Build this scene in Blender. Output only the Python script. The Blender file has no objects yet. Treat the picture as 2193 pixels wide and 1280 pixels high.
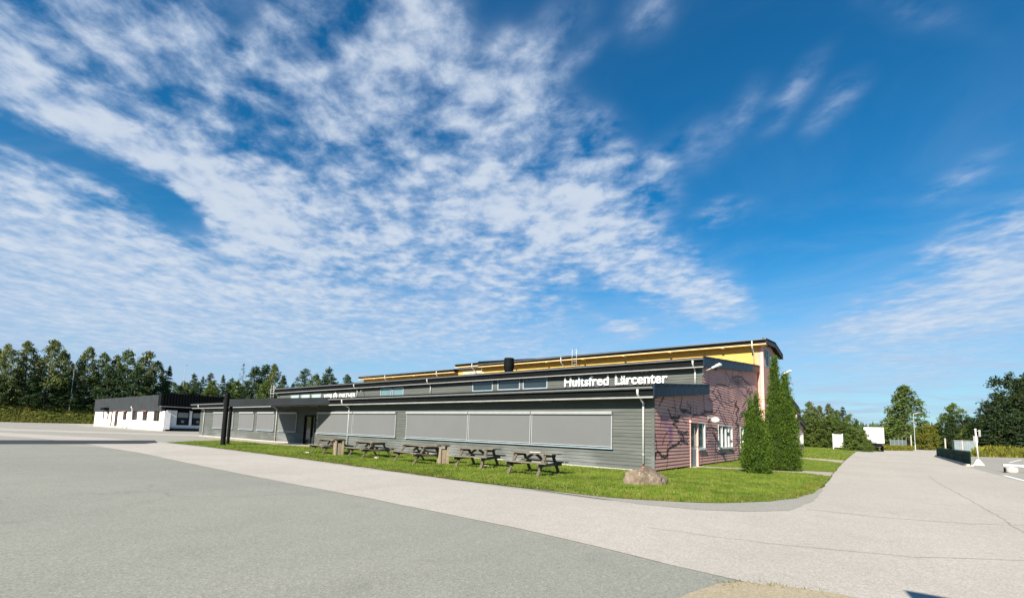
import bpy, bmesh, math, random
import numpy as np
from mathutils import Vector, Matrix, Euler
R_ = math.radians
S = bpy.context.scene
COL = S.collection

# ------------------------------------------------------------------ camera
cam = bpy.data.objects.new("camera", bpy.data.cameras.new("camera"))
COL.objects.link(cam)
cam.data.sensor_width = 36.0
cam.data.lens = 16.219
cam.data.shift_y = 0.0830          # the photo is the upper part of a taller frame
cam.data.clip_start = 0.05
cam.data.clip_end = 6000
_r = Vector((0.79093, 0.61116, 0.03011)); _f = Vector((-0.61074, 0.78544, 0.10039))
_u = _r.cross(_f).normalized()
cam.matrix_world = Matrix(((_r.x, _u.x, -_f.x, 0), (_r.y, _u.y, -_f.y, 0), (_r.z, _u.z, -_f.z, 1.5), (0, 0, 0, 1)))
S.camera = cam

# ------------------------------------------------------------------ exposure, sky, sun
S.view_settings.view_transform = 'Standard'
S.view_settings.look = 'None'
S.view_settings.gamma = 1.0
S.view_settings.exposure = 1.15
SUN_EL, SUN_AZ = 31.5, 171.5        # azimuth clockwise from +Y: behind the camera, a little to its right

sun = bpy.data.objects.new("sun", bpy.data.lights.new("sun", 'SUN'))
COL.objects.link(sun)
sun.data.energy = 5.0
sun.data.angle = R_(0.5)
sun.data.color = (1.0, 0.925, 0.79)
_sd = Vector((math.sin(R_(SUN_AZ)) * math.cos(R_(SUN_EL)), math.cos(R_(SUN_AZ)) * math.cos(R_(SUN_EL)), math.sin(R_(SUN_EL))))
sun.rotation_euler = _sd.to_track_quat('Z', 'Y').to_euler()

# cloud masses of the sky: azimuth, elevation, roll, half length, half width (degrees), weight
CLOUDS=[(-83.3,25.3,-22,9.0,4.1,1.35),(-71.4,21.6,-22,10.2,4.7,1.35),(-87.2,25.8,-14,3.2,2.9,0.55),(-87.2,30.3,7,4.6,3.8,0.42),(-83.1,34.6,21,2.5,1.2,0.9),
(-80.1,32.9,-22,1.8,3.5,0.62),(-74.1,35.5,-28,2.8,2.1,0.85),(-69.5,36.0,-10,1.7,2.3,0.8),(-73.0,33.0,-37,1.6,1.5,0.55),(-65.0,35.6,-12,3.3,2.4,0.66),
(-59.2,35.0,-15,3.1,3.2,0.42),(-74.4,30.7,-32,2.4,1.7,0.62),(-66.8,40.5,-26,1.9,1.7,0.5),(-56.9,38.0,-25,5.5,5.4,0.5),(-49.0,41.6,-27,4.5,4.7,0.72),
(-53.4,43.5,-14,4.3,2.4,0.6),(-40.0,37.3,-24,6.2,5.3,0.66),(-33.4,43.4,-54,2.4,3.4,0.3),(-21.8,44.0,27,2.9,2.5,0.34),(-61.3,26.3,-8,8.9,4.4,0.6),
(-45.7,29.5,-4,14.5,7.3,0.55),(-30.7,34.0,-20,5.6,4.0,0.42),(-63.9,20.0,-10,14.8,5.5,0.85),(-50.0,20.9,-6,17.5,5.9,0.7),(-33.4,22.8,-19,14.4,6.9,0.65),
(-20.7,18.7,-33,10.7,4.1,0.95),(-13.9,15.0,-33,5.5,2.2,0.9),(-43.9,15.9,-2,13.0,3.9,0.65),(-39.6,27.4,-12,10.7,4.5,0.75),(-24.5,12.9,-9,3.0,1.1,0.85),
(-26.4,27.7,-31,6.3,2.9,0.42),(-85.8,18.3,-15,4.4,2.3,0.7),(-82.9,15.4,-11,7.5,3.1,0.75),(-85.7,12.1,1,6.6,3.5,0.6),(-76.2,17.0,0,2.8,1.3,0.55),
(-72.0,14.5,-3,13.0,2.9,0.6),(-79.2,10.7,-2,13.8,3.1,0.5),(-60.5,14.4,1,15.7,3.2,0.55),(-65.0,9.6,1,23.9,3.9,0.55),(-40.8,10.7,-1,18.4,2.6,0.6),
(-80.5,6.6,4,10.1,1.7,0.4),(6.7,12.9,9,8.9,3.1,0.68),(1.7,11.0,4,9.0,1.6,0.6),(9.8,15.5,36,4.8,3.4,0.45),(7.2,22.8,30,3.3,1.6,0.34),
(9.4,18.7,27,3.8,2.3,0.3),(-5.0,33.4,39,3.6,1.5,0.34),(-1.2,31.7,32,2.8,1.3,0.3),(-10.1,33.6,42,2.9,1.8,0.24),(5.1,36.6,-44,5.2,1.4,0.24),
(4.8,6.8,0,9.5,2.6,0.35),(-13.3,24.9,12,3.1,1.2,0.36),(-16.3,30.9,10,5.2,2.8,0.25),(-29.6,40.6,43,2.8,1.4,0.3),(-21.2,28.8,-34,4.1,2.3,0.4),
(-56.6,34.4,-8,21.1,10.4,0.42),(-77.0,25.1,-20,13.4,6.0,0.45),(-75.8,13.2,0,22.3,9.1,0.62),(-79.9,17.9,-8,8.1,2.6,0.25),(-35.4,28.9,-23,13.7,7.4,0.35),
(-84.7,31.9,-7,6.1,4.4,0.25),(1.6,8.3,6,14.6,4.9,0.42),(7.6,13.5,20,8.7,5.2,0.38),(-83.9,22.8,-13,7.9,1.7,-1.25),(-75.7,20.3,-23,4.5,2.1,-1.1),
(-80.0,18.9,6,3.2,1.3,-0.35),(-65.6,28.7,-7,6.1,1.7,-0.2),(-57.4,30.7,-8,4.1,1.3,-0.25),(-71.3,38.0,24,1.9,1.7,-0.15),(-44.7,42.0,-11,2.2,3.5,-0.35),
(-35.5,31.8,-18,3.6,1.9,-0.3),(-41.2,23.2,-11,4.4,1.6,-0.35),(-55.3,16.6,-1,8.8,1.5,-0.5),(-26.3,16.2,-10,7.7,1.6,-0.5),(-15.5,10.9,-3,7.4,1.6,-0.5),
(-63.5,38.5,18,1.9,1.7,-0.15),(-48.3,32.9,-11,3.9,1.9,-0.25)]


def build_world():
    w = bpy.data.worlds.new("World"); S.world = w
    w.use_nodes = True
    nt = w.node_tree; N = nt.nodes; L = nt.links
    N.clear()
    out = N.new('ShaderNodeOutputWorld'); bg = N.new('ShaderNodeBackground')
    bg.inputs['Strength'].default_value = 0.055
    L.new(bg.outputs[0], out.inputs[0])
    sky = N.new('ShaderNodeTexSky'); sky.sky_type = 'NISHITA'; sky.sun_disc = False
    sky.sun_elevation = R_(SUN_EL); sky.sun_rotation = R_(SUN_AZ)
    sky.altitude = 300; sky.air_density = 1.0; sky.dust_density = 0.35; sky.ozone_density = 3.5
    geo = N.new('ShaderNodeTexCoord')
    dirv = geo.outputs['Generated']
    def math_(op, a, b=None, c=None, clamp=False):
        n = N.new('ShaderNodeMath'); n.operation = op; n.use_clamp = clamp
        for i, v in enumerate((a, b, c)):
            if v is None: continue
            if isinstance(v, (int, float)): n.inputs[i].default_value = v
            else: L.new(v, n.inputs[i])
        return n.outputs[0]
    def ramp_(v, lo, hi, a=0.0, b=1.0, smooth=True):
        n = N.new('ShaderNodeMapRange'); n.interpolation_type = 'SMOOTHSTEP' if smooth else 'LINEAR'
        L.new(v, n.inputs[0])
        for i, x in zip((1, 2, 3, 4), (lo, hi, a, b)): n.inputs[i].default_value = x
        return n.outputs[0]
    sep = N.new('ShaderNodeSeparateXYZ'); L.new(dirv, sep.inputs[0])
    zz = math_('MAXIMUM', sep.outputs[2], 0.0)
    zd = math_('ADD', zz, 0.06)
    comb = N.new('ShaderNodeCombineXYZ')
    L.new(math_('DIVIDE', sep.outputs[0], zd), comb.inputs[0])
    L.new(math_('DIVIDE', sep.outputs[1], zd), comb.inputs[1])
    # the cloud deck lies flat above the place: its pattern is stretched along the wind
    deck = N.new('ShaderNodeMapping'); deck.vector_type = 'POINT'
    L.new(comb.outputs[0], deck.inputs['Vector'])
    deck.inputs['Rotation'].default_value = (0, 0, -math.atan2(0.85, -0.53))
    deck.inputs['Scale'].default_value = (0.66, 1.0, 1.0)
    cell = N.new('ShaderNodeMapping'); cell.vector_type = 'POINT'
    L.new(comb.outputs[0], cell.inputs['Vector'])
    cell.inputs['Rotation'].default_value = (0, 0, -math.atan2(0.85, -0.53)); cell.inputs['Scale'].default_value = (.85, 1.0, 1.0)
    def noise(scale, detail, rough, dist=0.0, vec=None, off=0.0):
        n = N.new('ShaderNodeTexNoise'); n.noise_dimensions = '3D'
        n.inputs['Scale'].default_value = scale; n.inputs['Detail'].default_value = detail
        n.inputs['Roughness'].default_value = rough; n.inputs['Distortion'].default_value = dist
        v = N.new('ShaderNodeVectorMath'); v.operation = 'ADD'; v.inputs[1].default_value = (off, off * 1.7, off * .3)
        L.new(vec if vec is not None else deck.outputs[0], v.inputs[0]); L.new(v.outputs[0], n.inputs['Vector'])
        return n.outputs[0]
    # distort the directions a little so that the masses have ragged edges
    wob = N.new('ShaderNodeTexNoise'); wob.inputs['Scale'].default_value = 2.6; wob.inputs['Detail'].default_value = 5
    L.new(deck.outputs[0], wob.inputs['Vector'])
    wv = N.new('ShaderNodeVectorMath'); wv.operation = 'SUBTRACT'; wv.inputs[1].default_value = (.5, .5, .5)
    L.new(wob.outputs['Color'], wv.inputs[0])
    ws = N.new('ShaderNodeVectorMath'); ws.operation = 'MULTIPLY_ADD'; ws.inputs[1].default_value = (.12, .12, .08)
    L.new(wv.outputs[0], ws.inputs[0]); L.new(dirv, ws.inputs[2])
    total = None
    for az, el, roll, rx, ry, wt in CLOUDS:
        a, e, r = R_(az), R_(el), R_(roll)
        c = Vector((math.sin(a) * math.cos(e), math.cos(a) * math.cos(e), math.sin(e)))
        E = Vector((math.cos(a), -math.sin(a), 0)); Nn = c.cross(E) * -1
        if Nn.z < 0: Nn = -Nn
        t1 = E * math.cos(r) + Nn * math.sin(r)
        t2 = c.cross(t1)
        m = Matrix((t1, t2, c)).transposed()
        mp = N.new('ShaderNodeMapping'); mp.vector_type = 'TEXTURE'
        mp.inputs['Rotation'].default_value = m.to_euler()
        mp.inputs['Scale'].default_value = (math.tan(R_(rx)) * 1.55, math.tan(R_(ry)) * 1.55, 50.0)
        L.new(ws.outputs[0], mp.inputs['Vector'])
        g = N.new('ShaderNodeTexGradient'); g.gradient_type = 'SPHERICAL'
        L.new(mp.outputs[0], g.inputs[0])
        s = ramp_(g.outputs['Fac'], 0.0, 0.95, 0.0, wt)
        if total is None: total = s
        elif wt > 0:      # soft union of masses
            total = math_('SUBTRACT', math_('ADD', total, s), math_('MULTIPLY', total, math_('MULTIPLY', s, 0.75)))
        else: total = math_('ADD', total, s)
    mask = math_('MAXIMUM', total, 0.0)
    n1 = noise(1.7, 9, .60, .3)
    n2 = noise(10.5, 8, .57, .15, off=3.3, vec=cell.outputs[0])
    n3 = noise(1.1, 6, .62, 1.2, off=7.7)
    # puffs where the mask is strong; wisps where it is thin
    puff = math_('ADD', math_('MULTIPLY', n1, .40), math_('MULTIPLY', n2, .80))
    low = ramp_(sep.outputs[2], 0.10, 0.40, 0.26, 1.0)
    amp = math_('MULTIPLY', math_('MULTIPLY', math_('SUBTRACT', puff, .606), ramp_(mask, 1.0, 1.7, 1.0, .38)), math_('MULTIPLY', low, 4.2))
    dens = math_('ADD', math_('MULTIPLY', mask, 1.06), math_('MULTIPLY', amp, ramp_(mask, 0.0, .5, .0, 1.0)))
    core = ramp_(mask, 1.0, 1.8, 0.0, .20)
    dens = math_('ADD', dens, core)
    alpha = ramp_(dens, -0.14, 1.50, 0.0, 0.87)
    hz = ramp_(sep.outputs[2], .36, .03, 0.0, .62)
    veil = math_('ADD', math_('MULTIPLY', ramp_(n3, .34, .75, 0.0, .38), ramp_(sep.outputs[2], .6, .1, 0.08, 1.0)), hz)
    alpha = math_('SUBTRACT', math_('ADD', alpha, veil), math_('MULTIPLY', alpha, veil))
    # clear sky: Nishita, deepened the way the camera saw it
    hs = N.new('ShaderNodeHueSaturation'); hs.inputs['Saturation'].default_value = 1.36; hs.inputs['Hue'].default_value = 0.497
    L.new(sky.outputs[0], hs.inputs['Color'])
    tint = N.new('ShaderNodeMix'); tint.data_type = 'RGBA'; tint.blend_type = 'MULTIPLY'; tint.inputs['Factor'].default_value = 1.0
    L.new(hs.outputs[0], tint.inputs['A']); tint.inputs['B'].default_value = (0.66, 1.16, 1.12, 1)
    # cloud colour: white puffs, bluish-grey thin parts
    cc = N.new('ShaderNodeMix'); cc.data_type = 'RGBA'
    cc.inputs['A'].default_value = (3.7, 4.75, 6.5, 1); cc.inputs['B'].default_value = (5.7, 6.3, 7.1, 1)
    L.new(ramp_(math_('ADD', dens, math_('MULTIPLY', math_('SUBTRACT', n2, .5), .9)), 0.35, 1.9), cc.inputs['Factor'])
    mx = N.new('ShaderNodeMix'); mx.data_type = 'RGBA'
    L.new(alpha, mx.inputs['Factor']); L.new(tint.outputs['Result'], mx.inputs['A']); L.new(cc.outputs['Result'], mx.inputs['B'])
    L.new(mx.outputs['Result'], bg.inputs['Color'])
    w.cycles.sampling_method = 'MANUAL'; w.cycles.sample_map_resolution = 512
build_world()

# ------------------------------------------------------------------ helpers
def tag(o, label=None, cat=None, group=None, kind=None):
    if label: o['label'] = label
    if cat: o['category'] = cat
    if group: o['group'] = group
    if kind: o['kind'] = kind
    return o

def empty(name, loc=(0, 0, 0), rz=0.0):
    o = bpy.data.objects.new(name, None); COL.objects.link(o)
    o.empty_display_size = 0.3
    o.location = loc; o.rotation_euler = (0, 0, rz)
    return o

class MB:
    """collects shapes and links them as ONE mesh object"""
    def __init__(s): s.v = []; s.f = []; s.col = None
    def quad(s, a, b, c, d):
        n = len(s.v); s.v += [tuple(a), tuple(b), tuple(c), tuple(d)]; s.f.append((n, n + 1, n + 2, n + 3)); return s
    def poly(s, pts):
        n = len(s.v); s.v += [tuple(p) for p in pts]; s.f.append(tuple(range(n, n + len(pts)))); return s
    def box(s, x0, x1, y0, y1, z0, z1):
        return s.hexa([(x0, y0, z0), (x1, y0, z0), (x1, y1, z0), (x0, y1, z0), (x0, y0, z1), (x1, y0, z1), (x1, y1, z1), (x0, y1, z1)])
    def hexa(s, p):
        n = len(s.v); s.v += [tuple(q) for q in p]
        for f in ((0, 3, 2, 1), (4, 5, 6, 7), (0, 1, 5, 4), (1, 2, 6, 5), (2, 3, 7, 6), (3, 0, 4, 7)): s.f.append(tuple(n + i for i in f))
        return s
    def bar(s, a, b, w, h, up=(0, 0, 1)):
        a = Vector(a); b = Vector(b); d = (b - a).normalized(); u = Vector(up)
        sd = d.cross(u)
        if sd.length < 1e-4: sd = d.cross(Vector((1, 0, 0)))
        sd.normalize(); u = sd.cross(d).normalized()
        sd *= w / 2; u *= h / 2
        return s.hexa([a - sd - u, a + sd - u, b + sd - u, b - sd - u, a - sd + u, a + sd + u, b + sd + u, b - sd + u])
    def tube(s, pts, r, n=10, cap=True):
        P = [Vector(p) for p in pts]; rs = r if isinstance(r, (list, tuple)) else [r] * len(P)
        base = len(s.v); ref = None
        for i, p in enumerate(P):
            t = (P[min(i + 1, len(P) - 1)] - P[max(i - 1, 0)]).normalized()
            if ref is None: ref = Vector((1, 0, 0)) if abs(t.x) < .8 else Vector((0, 1, 0))
            a = t.cross(ref).normalized(); b = t.cross(a).normalized(); ref = b.cross(t) * -1 if False else ref
            for k in range(n):
                th = 2 * math.pi * k / n
                s.v.append(tuple(p + a * (rs[i] * math.cos(th)) + b * (rs[i] * math.sin(th))))
        for i in range(len(P) - 1):
            for k in range(n):
                k2 = (k + 1) % n
                s.f.append((base + i * n + k, base + i * n + k2, base + (i + 1) * n + k2, base + (i + 1) * n + k))
        if cap:
            s.f.append(tuple(base + k for k in range(n - 1, -1, -1)))
            s.f.append(tuple(base + (len(P) - 1) * n + k for k in range(n)))
        return s
    def lathe(s, prof, c=(0, 0, 0), n=16):
        base = len(s.v)
        for r, z in prof:
            for k in range(n):
                th = 2 * math.pi * k / n
                s.v.append((c[0] + r * math.cos(th), c[1] + r * math.sin(th), c[2] + z))
        for i in range(len(prof) - 1):
            for k in range(n):
                k2 = (k + 1) % n
                s.f.append((base + i * n + k, base + i * n + k2, base + (i + 1) * n + k2, base + (i + 1) * n + k))
        s.f.append(tuple(base + k for k in range(n - 1, -1, -1)))
        s.f.append(tuple(base + (len(prof) - 1) * n + k for k in range(n)))
        return s
    def prism_x(s, prof, x0, x1):            # profile of (y, z), drawn along X
        n = len(s.v); m = len(prof)
        for x in (x0, x1): s.v += [(x, y, z) for y, z in prof]
        for i in range(m):
            j = (i + 1) % m; s.f.append((n + i, n + j, n + m + j, n + m + i))
        s.f.append(tuple(n + i for i in range(m - 1, -1, -1))); s.f.append(tuple(n + m + i for i in range(m)))
        return s
    def prism_z(s, prof, z0, z1):            # outline of (x, y), drawn up
        n = len(s.v); m = len(prof)
        for z in (z0, z1): s.v += [(x, y, z) for x, y in prof]
        for i in range(m):
            j = (i + 1) % m; s.f.append((n + i, n + j, n + m + j, n + m + i))
        s.f.append(tuple(n + i for i in range(m - 1, -1, -1))); s.f.append(tuple(n + m + i for i in range(m)))
        return s
    def build(s, name, mat, parent=None, smooth=False, bevel=0.0, recalc=True):
        me = bpy.data.meshes.new(name)
        me.from_pydata(s.v, [], s.f); me.materials.append(mat)
        if recalc:
            bm = bmesh.new(); bm.from_mesh(me)
            bmesh.ops.recalc_face_normals(bm, faces=bm.faces[:])
            if bevel:
                bmesh.ops.bevel(bm, geom=[e for e in bm.edges if len(e.link_faces) == 2 and e.calc_face_angle(0) > .5], offset=bevel, segments=1, affect='EDGES', clamp_overlap=True)
            bm.to_mesh(me); bm.free()
        if smooth:
            for p in me.polygons: p.use_smooth = True
        o = bpy.data.objects.new(name, me); COL.objects.link(o)
        if parent: o.parent = parent
        return o

def link_mesh(name, me, parent=None):
    o = bpy.data.objects.new(name, me); COL.objects.link(o)
    if parent: o.parent = parent
    return o

def copy_tree(o, parent=None):
    c = o.copy(); COL.objects.link(c)
    if parent: c.parent = parent
    for ch in list(o.children): copy_tree(ch, c)
    return c

# ------------------------------------------------------------------ materials
class NB:
    def __init__(s, name):
        s.m = bpy.data.materials.new(name); s.m.use_nodes = True
        s.nt = s.m.node_tree; s.N = s.nt.nodes; s.L = s.nt.links
        s.bsdf = s.N['Principled BSDF']
        s.tc = s.N.new('ShaderNodeTexCoord')
    def link(s, a, b): s.L.new(a, b)
    def map(s, scale=(1, 1, 1), src='Object', rot=(0, 0, 0)):
        n = s.N.new('ShaderNodeMapping'); n.inputs['Scale'].default_value = scale; n.inputs['Rotation'].default_value = rot
        s.link(s.tc.outputs[src], n.inputs[0]); return n.outputs[0]
    def geo(s, scale=(1, 1, 1)):
        g = s.N.new('ShaderNodeNewGeometry'); n = s.N.new('ShaderNodeMapping'); n.inputs['Scale'].default_value = scale
        s.link(g.outputs['Position'], n.inputs[0]); return n.outputs[0]
    def noise(s, vec, scale=1, detail=4, rough=.55, dist=0):
        n = s.N.new('ShaderNodeTexNoise'); s.link(vec, n.inputs['Vector'])
        n.inputs['Scale'].default_value = scale; n.inputs['Detail'].default_value = detail; n.inputs['Roughness'].default_value = rough; n.inputs['Distortion'].default_value = dist
        return n.outputs[0]
    def ramp(s, v, lo, hi, a=0.0, b=1.0):
        n = s.N.new('ShaderNodeMapRange'); n.interpolation_type = 'SMOOTHSTEP'; s.link(v, n.inputs[0])
        for i, x in zip((1, 2, 3, 4), (lo, hi, a, b)): n.inputs[i].default_value = x
        return n.outputs[0]
    def mix(s, f, a, b, blend='MIX'):
        n = s.N.new('ShaderNodeMix'); n.data_type = 'RGBA'; n.blend_type = blend
        for k, v in (('Factor', f), ('A', a), ('B', b)):
            if isinstance(v, (int, float)): n.inputs[k].default_value = v
            elif isinstance(v, (tuple, list)): n.inputs[k].default_value = (*v[:3], 1)
            else: s.link(v, n.inputs[k])
        return n.outputs['Result']
    def math(s, op, a, b=None):
        n = s.N.new('ShaderNodeMath'); n.operation = op
        for i, v in enumerate((a, b)):
            if v is None: continue
            if isinstance(v, (int, float)): n.inputs[i].default_value = v
            else: s.link(v, n.inputs[i])
        return n.outputs[0]
    def bump(s, h, strength=.3, dist=.02):
        n = s.N.new('ShaderNodeBump'); n.inputs['Strength'].default_value = strength; n.inputs['Distance'].default_value = dist
        s.link(h, n.inputs['Height']); s.link(n.outputs[0], s.bsdf.inputs['Normal'])
    def done(s, color=None, rough=.7, spec=.4, metal=0):
        if color is not None:
            if isinstance(color, (tuple, list)): s.bsdf.inputs['Base Color'].default_value = (*color[:3], 1)
            else: s.link(color, s.bsdf.inputs['Base Color'])
        if isinstance(rough, (int, float)): s.bsdf.inputs['Roughness'].default_value = rough
        else: s.link(rough, s.bsdf.inputs['Roughness'])
        s.bsdf.inputs['Specular IOR Level'].default_value = spec
        s.bsdf.inputs['Metallic'].default_value = metal
        return s.m

def simple(name, c, rough=.6, var=.15, scale=3.0, spec=.4, metal=0.0, bump=0.0, stretch=(1, 1, 1)):
    b = NB(name); v = b.geo(stretch)
    n = b.noise(v, scale, 6, .6)
    n2 = b.noise(v, scale * 9, 3, .6)
    f = b.ramp(b.math('ADD', b.math('MULTIPLY', n, .7), b.math('MULTIPLY', n2, .3)), .3, .7)
    col = b.mix(f, tuple(x * (1 - var) for x in c), tuple(min(1, x * (1 + var)) for x in c))
    if bump: b.bump(n2, bump, .01)
    return b.done(col, rough, spec, metal)

M = {}
def materials():
    M['fascia'] = simple('black_metal', (.004, .005, .0055), .7, .25, 2, .10)
    M['navy'] = simple('navy_sheet', (.006, .017, .034), .5, .25, 1.3, .22)
    M['gutter'] = simple('dark_gutter', (.11, .115, .12), .38, .2, 4, .6)
    M['pipe'] = simple('zinc_pipe', (.44, .45, .45), .36, .12, 5, .5)
    M['soffit'] = simple('dark_soffit', (.025, .026, .026), .8, .2, 3)
    M['trim_grey'] = simple('grey_trim', (.22, .225, .22), .6, .15, 3)
    M['screen'] = simple('grey_screen', (.116, .119, .124), .85, .035, .7, .2)
    M['alu'] = simple('aluminium', (.255, .265, .275), .38, .08, 5, .5)
    M['white_frame'] = simple('white_paint', (.56, .56, .53), .5, .08, 6)
    M['blue_frame'] = simple('pale_blue_frame', (.24, .30, .35), .45, .1, 5)
    M['white'] = simple('white_plaster', (.78, .76, .74), .8, .07, .9)
    M['letter'] = simple('white_letter', (.86, .86, .84), .4, .03, 2)
    M['letter_grey'] = simple('grey_letter', (.30, .36, .42), .5, .1, 6)
    M['roof'] = simple('dark_roof_sheet', (.008, .009, .010), .7, .25, 1.2, .15)
    M['post'] = simple('black_post', (.005, .0055, .0055), .7, .3, 3, .12)
    M['plinth'] = simple('pale_plinth', (.36, .34, .30), .9, .2, 2)
    M['dark'] = simple('dark_inside', (.012, .013, .014), .8, .2, 2, .2)
    M['slate'] = simple('slate_cladding', (.019, .022, .025), .7, .28, .8)
    M['orange'] = simple('orange_clay', (.36, .10, .04), .7, .15, 8)
    M['red_brown'] = simple('rust_brown', (.15, .07, .05), .8, .3, 4)
    M['concrete'] = simple('concrete', (.42, .39, .34), .9, .22, 3, bump=.3)
    M['white_concrete'] = simple('white_concrete', (.55, .54, .50), .85, .1, 4)
    M['door_grey'] = simple('grey_door', (.15, .21, .23), .5, .1, 4)
    M['pink_trim'] = simple('pink_trim', (.66, .37, .31), .6, .1, 4)
    M['cream_trim'] = simple('yellow_trim', (.72, .49, .22), .6, .1, 4)
    M['brass'] = simple('brass', (.5, .36, .14), .35, .1, 8, .5, .6)
    M['steel'] = simple('galvanised_steel', (.42, .44, .44), .42, .12, 5, .5, .35)
    M['green_tarp'] = simple('green_tarp', (.002, .032, .020), .7, .4, 1.8, .1)
    M['pink_house'] = simple('salmon_wall', (.44, .22, .18), .8, .1, 2)
    M['fence_grey'] = simple('grey_fence', (.17, .205, .225), .7, .15, 2)
    M['lamp_glass'] = simple('opal_glass', (.7, .7, .68), .25, .03, 3, .5)
    M['paper'] = simple('paper', (.74, .62, .58), .8, .12, 12)
    M['bark'] = simple('bark', (.075, .055, .04), .95, .35, 6, .2, bump=.6, stretch=(1, 1, .25))
    M['birch_bark'] = simple('birch_bark', (.42, .40, .37), .9, .4, 5, .2)
    # glass: dark panes that mirror the sky
    for nm, c in (('glass', (.018, .026, .03)), ('glass_green', (.30, .42, .38)), ('glass_teal', (.10, .17, .18))):
        b = NB(nm); f = b.noise(b.geo(), .8, 3, .5)
        M[nm] = b.done(b.mix(f, tuple(x * .7 for x in c), tuple(x * 1.3 for x in c)), .06, .8)
    # weathered grey boards
    b = NB('grey_boards'); v = b.geo((.5, .5, 9)); n = b.noise(v, 2.2, 6, .65)
    rowv = b.geo((.13, .13, 6.9)); row = b.noise(rowv, 1.0, 1, .3)
    spl = b.noise(b.geo((.6, .6, 1.3)), .9, 6, .6)
    low = b.N.new('ShaderNodeSeparateXYZ'); b.link(b.geo(), low.inputs[0])
    col = b.mix(b.ramp(n, .3, .7), (.055, .061, .056), (.083, .090, .083))
    col = b.mix(b.ramp(row, .35, .65, 0, .4), col, (.100, .105, .098))
    wear = b.math('MULTIPLY', b.ramp(low.outputs[2], 1.25, .25), b.ramp(spl, .38, .66))
    col = b.mix(b.math('MULTIPLY', wear, .75), col, (.155, .165, .170))
    b.bump(n, .25, .006)
    M['grey_boards'] = b.done(col, .75, .3)
    # yellow boards
    b = NB('yellow_boards'); n = b.noise(b.geo((.5, .5, 6)), 1.8, 5, .6)
    M['yellow_boards'] = b.done(b.mix(b.ramp(n, .3, .7), (.53, .315, .068), (.58, .365, .095)), .7, .3)
    # pink boards with the painted thorn branches (mesh attribute "paint")
    b = NB('pink_boards'); n = b.noise(b.geo((.5, .4, 7)), 2, 6, .65); n2 = b.noise(b.geo((1, .25, .4)), 1.1, 5, .6)
    base = b.mix(b.ramp(n, .3, .7), (.50, .262, .228), (.60, .33, .285))
    base = b.mix(b.ramp(n2, .42, .70, 0, .6), base, (.42, .26, .27))
    at = b.N.new('ShaderNodeAttribute'); at.attribute_name = 'paint'
    wear = b.noise(b.geo((2, 2, 9)), 2.5, 5, .7)
    f = b.math('MULTIPLY', at.outputs['Alpha'], b.ramp(wear, .18, .45, .45, 1))
    M['pink_boards'] = b.done(b.mix(f, base, at.outputs['Color']), .72, .3)
    b = NB('plain_pink_boards'); n = b.noise(b.geo((.5, .4, 7)), 2, 6, .65)
    M['pink_plain'] = b.done(b.mix(b.ramp(n, .3, .7), (.46, .25, .215), (.55, .31, .265)), .72, .3)
    # asphalts
    def asphalt(nm, ca, cb, spk, patch=.5):
        b = NB(nm); v = b.geo()
        big = b.noise(v, .16, 6, .62); mid = b.noise(v, 1.7, 5, .65, .4)
        streak = b.noise(b.geo((.35, .07, 1)), .8, 5, .6)
        col = b.mix(b.ramp(b.math('ADD', b.math('MULTIPLY', big, .6), b.math('MULTIPLY', streak, .4)), .36, .64), ca, cb)
        col = b.mix(b.math('MULTIPLY', b.ramp(mid, .35, .68), patch * .35), col, tuple(x * .72 for x in ca))
        st = b.noise(v, .62, 5, .62, .6); st2 = b.noise(b.geo((.9, .12, 1)), .7, 4, .55)
        col = b.mix(b.ramp(st, .60, .72, 0, .30 * patch * 2), col, tuple(x * .66 for x in ca))
        col = b.mix(b.ramp(st2, .58, .70, 0, .22 * patch * 2), col, tuple(x * .75 for x in ca))
        vo = b.N.new('ShaderNodeTexVoronoi'); vo.inputs['Scale'].default_value = 75; b.link(v, vo.inputs['Vector'])
        sepc = b.N.new('ShaderNodeSeparateColor'); b.link(vo.outputs['Color'], sepc.inputs[0])
        fine = b.noise(v, 38, 4, .75)
        col = b.mix(b.ramp(sepc.outputs[0], .55, .98, 0, .42), col, spk)
        col = b.mix(b.ramp(sepc.outputs[1], .60, .99, 0, .42), col, tuple(x * .45 for x in ca))
        col = b.mix(b.ramp(fine, .40, .62, .38, 0), col, tuple(x * .5 for x in ca))
        vo2 = b.N.new('ShaderNodeTexVoronoi'); vo2.feature = 'DISTANCE_TO_EDGE'; vo2.inputs['Scale'].default_value = .13
        wv = b.N.new('ShaderNodeVectorMath'); wv.operation = 'ADD'; b.link(v, wv.inputs[0])
        wn = b.N.new('ShaderNodeTexNoise'); wn.inputs['Scale'].default_value = .9; wn.inputs['Detail'].default_value = 5; b.link(v, wn.inputs['Vector'])
        ws = b.N.new('ShaderNodeVectorMath'); ws.operation = 'SCALE'; ws.inputs['Scale'].default_value = 1.6; b.link(wn.outputs['Color'], ws.inputs[0])
        b.link(ws.outputs[0], wv.inputs[1]); b.link(wv.outputs[0], vo2.inputs['Vector'])
        crack = b.math('MULTIPLY', b.ramp(vo2.outputs['Distance'], .0, .004, 1, 0), b.ramp(big, .45, .6, 0, .42))
        col = b.mix(crack, col, tuple(x * .35 for x in ca))
        b.bump(b.math('ADD', sepc.outputs[0], fine), .35, .004)
        return b.done(col, .9, .25)
    M['asphalt_dark'] = asphalt('grey_asphalt', (.238, .238, .205), (.282, .280, .240), (.42, .415, .375))
    M['asphalt_pale'] = asphalt('pale_pinkish_asphalt', (.405, .372, .330), (.475, .438, .39), (.60, .56, .51))
    M['asphalt_mid'] = asphalt('mid_asphalt', (.30, .285, .25), (.345, .325, .29), (.48, .46, .42))
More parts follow.
